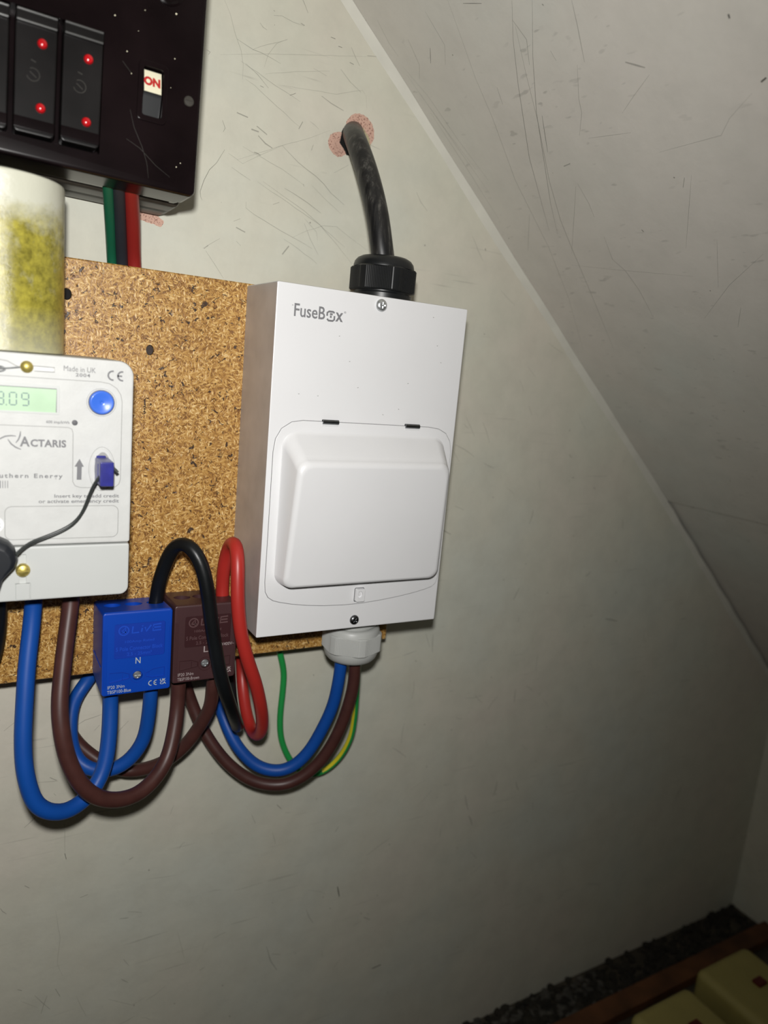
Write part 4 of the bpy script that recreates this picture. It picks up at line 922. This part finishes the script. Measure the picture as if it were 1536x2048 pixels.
# ================================================================ terminal blocks
def block(name, label, x0, x1, zt_b, zt_f, zb, main, inner, emb, pale, txt, cols, holes, L_, right, voltage):
    """five-pole connector block; back on the board, front at y=-70"""
    yf = -70.0
    t = thing(name, label, 'connector', ((x0+x1)/2, -52, zb), 'connector blocks')
    b = bmesh.new()
    ol = rrect(x0, x1, zb, zt_f, 1.9, 5)
    def rg(y, ins, lift):
        o = inset(ol, ins) if ins else ol
        return [(x, y, z+(lift if z > (zt_f+zb)/2 else 0)) for x, z in o]
    rear = zt_b-zt_f
    b = loft([rg(YB-.05, .3, rear), rg(YB-14, .3, rear*.55), rg(YB-14.4, 0, rear*.54), rg(yf+1.5, 0, 0), rg(yf+.45, .45, 0), rg(yf, 1.3, 0)])
    zs = zb+11.0; xs = (x0+x1)/2+.3
    cs = []
    for hx in holes:                               # cable entries in the top
        c = bmesh.new(); bmesh.ops.create_cone(c, cap_ends=True, segments=28, radius1=5.05, radius2=5.05, depth=12)
        bmesh.ops.translate(c, verts=c.verts, vec=(hx, -51.5, zt_f)); cs.append(c)
    px0, px1, pz0, pz1 = x0+6.6, x1-4.4, zb+22.6, zt_f-7.2
    cs.append(plate(rrect(px0, px1, pz0, pz1, 1.2, 4), yf+.6, yf-3))
    cs.append(disc(xs, zs, yf+2.2, yf-3, 2.9, 24))
    cs.append(plate([(xs-15.5, zs+3.2), (xs-8.5, zs+3.0), (xs-4.8, zs+1.6), (xs-4.8, zs-1.2), (xs-8, zs-1.6), (xs-15.5, zs-2.8)], yf+.7, yf-3))
    cs.append(plate([(xs+15.3, zs+3.6), (xs+15.3, zs-2.2), (xs+8.5, zs-2.2), (xs+5.0, zs-1.2), (xs+5.0, zs+1.0), (xs+9, zs+3.0)], yf+.7, yf-3))
    obj('casing', cut(b, cs), main, t, ang=28)
    obj('label_panel', plate(rrect(px0+.05, px1-.05, pz0+.05, pz1-.05, 1.2, 4), yf+.8, yf+.42), inner, t)
    # embossed logo and words on the panel
    yl = yf+.42; e = bmesh.new()
    lx, lz = px0+5.2, pz1-4.2
    ribbon(arc(lx, lz, 2.7, 0, 360, 24)[:-1], .7, yl-.06, e, closed=True)
    ribbon([(lx-1.6, lz-.9), (lx+1.8, lz-.9)], .7, yl-.06, e); ribbon([(lx-1.4, lz-.8), (lx+.9, lz+1.9), (lx+.9, lz-1.9)], .7, yl-.06, e)
    for pl in ([(lx+5, lz+2.2), (lx+4.6, lz-1.8), (lx+8.4, lz-1.7)], [(lx+10.2, lz+.8), (lx+9.8, lz-1.6)], [(lx+10.4, lz+1.7), (lx+10.3, lz+2.3)], [(lx+11.8, lz+1.2), (lx+12.4, lz-1.6), (lx+15.2, lz+2.2)], [(lx+21, lz+2.5), (lx+16.6, lz+2.2), (lx+16.2, lz-1.4), (lx+21, lz-1.2)], [(lx+16.5, lz+.5), (lx+20.8, lz+.6)]):
        ribbon(pl, .9, yl-.06, e)
    obj('embossed_logo', e, emb, t, smooth=False)
    cxm = (px0+px1)/2
    letters('embossed_lettering', '100Amp Rated', (cxm-8.2, cxm+8.2, pz0+8.6, pz0+10.6), yl, emb, t, .1)
    letters('embossed_lettering', '5 Pole Connector Block', (px0+1.0, px1-1.0, pz0+4.4, pz0+6.8), yl, emb, t, .1)
    letters('embossed_lettering', '2.5 - 25mm²', (cxm-7, cxm+7, pz0+1.2, pz0+3.2), yl, emb, t, .1)
    letters('lettering', L_, (xs-1.4, xs+1.4, zs+7.6, zs+11.4), yf, pale, t, .05)
    letters('lettering', 'IP20 3Nm', (x0+3.4, x0+12.8, zb+4.6, zb+6.6), yf, pale, t, .0)
    letters('lettering', txt, (x0+3.2, x0+16.4, zb+1.7, zb+3.7), yf, pale, t, .0)
    m_ = bmesh.new(); ce_mark(m_, xs+6.2, zb+3.6, 3.4, yf-.06, .5); obj('approval_mark', m_, pale, t, smooth=False)
    letters('approval_mark', 'UK', (xs+13.0, xs+16.4, zb+5.6, zb+7.2), yf, pale, t, .3)
    letters('approval_mark', 'CA', (xs+13.0, xs+16.6, zb+3.7, zb+5.3), yf, pale, t, .3)
    if voltage: letters('lettering', voltage, (x1-12.6, x1-1.6, zs+10.6, zs+12.6), yf, pale, t, .0)
    for pl in ([(xs-15.5, zs+3.2), (xs-8.5, zs+3.0), (xs-4.8, zs+1.6), (xs-4.8, zs-1.2), (xs-8, zs-1.6), (xs-15.5, zs-2.8)], [(xs+15.3, zs+3.6), (xs+15.3, zs-2.2), (xs+8.5, zs-2.2), (xs+5.0, zs-1.2), (xs+5.0, zs+1.0), (xs+9, zs+3.0)]):
        tb2 = bmesh.new(); ribbon(inset(pl, -.15), .35, yf-.04, tb2, closed=True); ribbon([(pl[1][0], zs+2.4), (pl[1][0], zs-1.4)] if pl[0][0] < xs else [(xs+6.4, zs+1.6), (xs+6.4, zs-1.6)], .3, yf-.04, tb2); obj('release_tab', tb2, inner, t, smooth=False)
    rr = bmesh.new(); ribbon(arc(xs, zs, 4.3, 0, 360, 28)[:-1], .3, yf-.04, rr, closed=True); obj('screw_ring', rr, inner, t, smooth=False)
    s_ = cut(lathe_y(xs, zs, [(2.35, yf+2.2), (2.35, yf+.9), (1.9, yf+.4), (.2, yf+.3)], 20), [box(xs-1.7, xs+1.7, yf+.9, yf-1, zs-.3, zs+.3), box(xs-.3, xs+.3, yf+.9, yf-1, zs-1.7, zs+1.7)])
    obj('screw', s_, M['steel'], t, label='steel cross-head clamp screw')
    # ribbed corner strip and side notch
    for xx in (x0+1.1, x0+1.9, x0+2.7, x1-1.1, x1-1.9):
        obj('corner_rib', box(xx-.16, xx+.16, yf+.3, yf-.22, zb+5.5, zt_f-10.5, .08, 1), main, t)
    obj('side_rib', box(x0-.35, x0+.1, -66, -40, zb+17, zb+17.6), main, t)
    return t
block('connector_block', 'bright blue five-pole connector block with white N, below the meter', -85.4, -46.0, -194.6, -191.3, -242.0, M['tb'], M['tb_in'], M['tb_txt'], M['lite'], 'TB5P100-Blue', None, (-77.2, -65.2, -52.6), 'N', False, None)
block('connector_block', 'dark brown five-pole connector block marked L, beside the blue one', -45.3, -6.2, -192.3, -190.3, -239.6, M['tn'], M['tn_in'], M['tn_txt'], M['lite2'], 'TB5P100-Brown', None, (-36.4, -24.9, -11.6), 'L', True, '230/400V~')

# ================================================================ cables
def cable(key, name, label, mat, r, group=None, **k):
    b = tube(PATHS[key], r, **k)
    c = obj(name, b, mat, label=label, ang=60, wn=False); c['category'] = 'cable'
    if group: c['group'] = group
    return c
cable('blue_meter', 'electric_cable', 'thick blue cable looping from the meter underside up into the blue block', M['blue'], 4.55)
cable('brown_meter', 'electric_cable', 'thick brown cable looping from the meter into the left of the brown block', M['brown'], 4.55)
cable('blue_rear', 'electric_cable', 'blue cable from the right hole of the blue block, curling back behind the board', M['blue'], 4.35)
cable('brown_rear', 'electric_cable', 'brown cable from the right of the brown block, curling left behind the others', M['brown'], 4.35)
cable('blue_box', 'electric_cable', 'blue cable hanging from the grey-white gland to behind the brown block', M['blue'], 4.3)
cable('brown_box', 'electric_cable', 'brown cable hanging from the grey-white gland, lowest loop on that side', M['brown'], 4.3)
cable('earth_box', 'electric_cable', 'thin green and yellow earth cable below the white box', [M['eg'], M['ey']], 2.35, stripe=lambda t: (range(12, 16) if t < .48 else range(3, 6)))
cable('black_block', 'electric_cable', 'black cable arching out of the blue block and down over the brown block', M['black_s'], 4.2, n=28)
cable('red_block', 'electric_cable', 'bright red cable arching from the brown block beside the white box', M['red_s'], 4.1)
cable('black_left', 'electric_cable', 'black cable under the meter at the left edge', M['black_s'], 5.2)
cable('green_unit', 'electric_cable', 'dark green cable from the fuse board down behind the chipboard', M['green_s'], 2.75)
cable('black_unit', 'electric_cable', 'charcoal cable between the green and red ones above the chipboard', M['greyblk_s'], 3.4)
cable('red_unit', 'electric_cable', 'dark red cable from the fuse board down behind the chipboard', M['dkred_s'], 4.0)
cable('swa', 'armoured_cable', 'thick scuffed black cable from the hole in the wall into the black gland', M['swa'], 7.3, n=32, flat=.95)

for o in list(bpy.data.objects):
    if 'org' in o.keys(): del o['org']
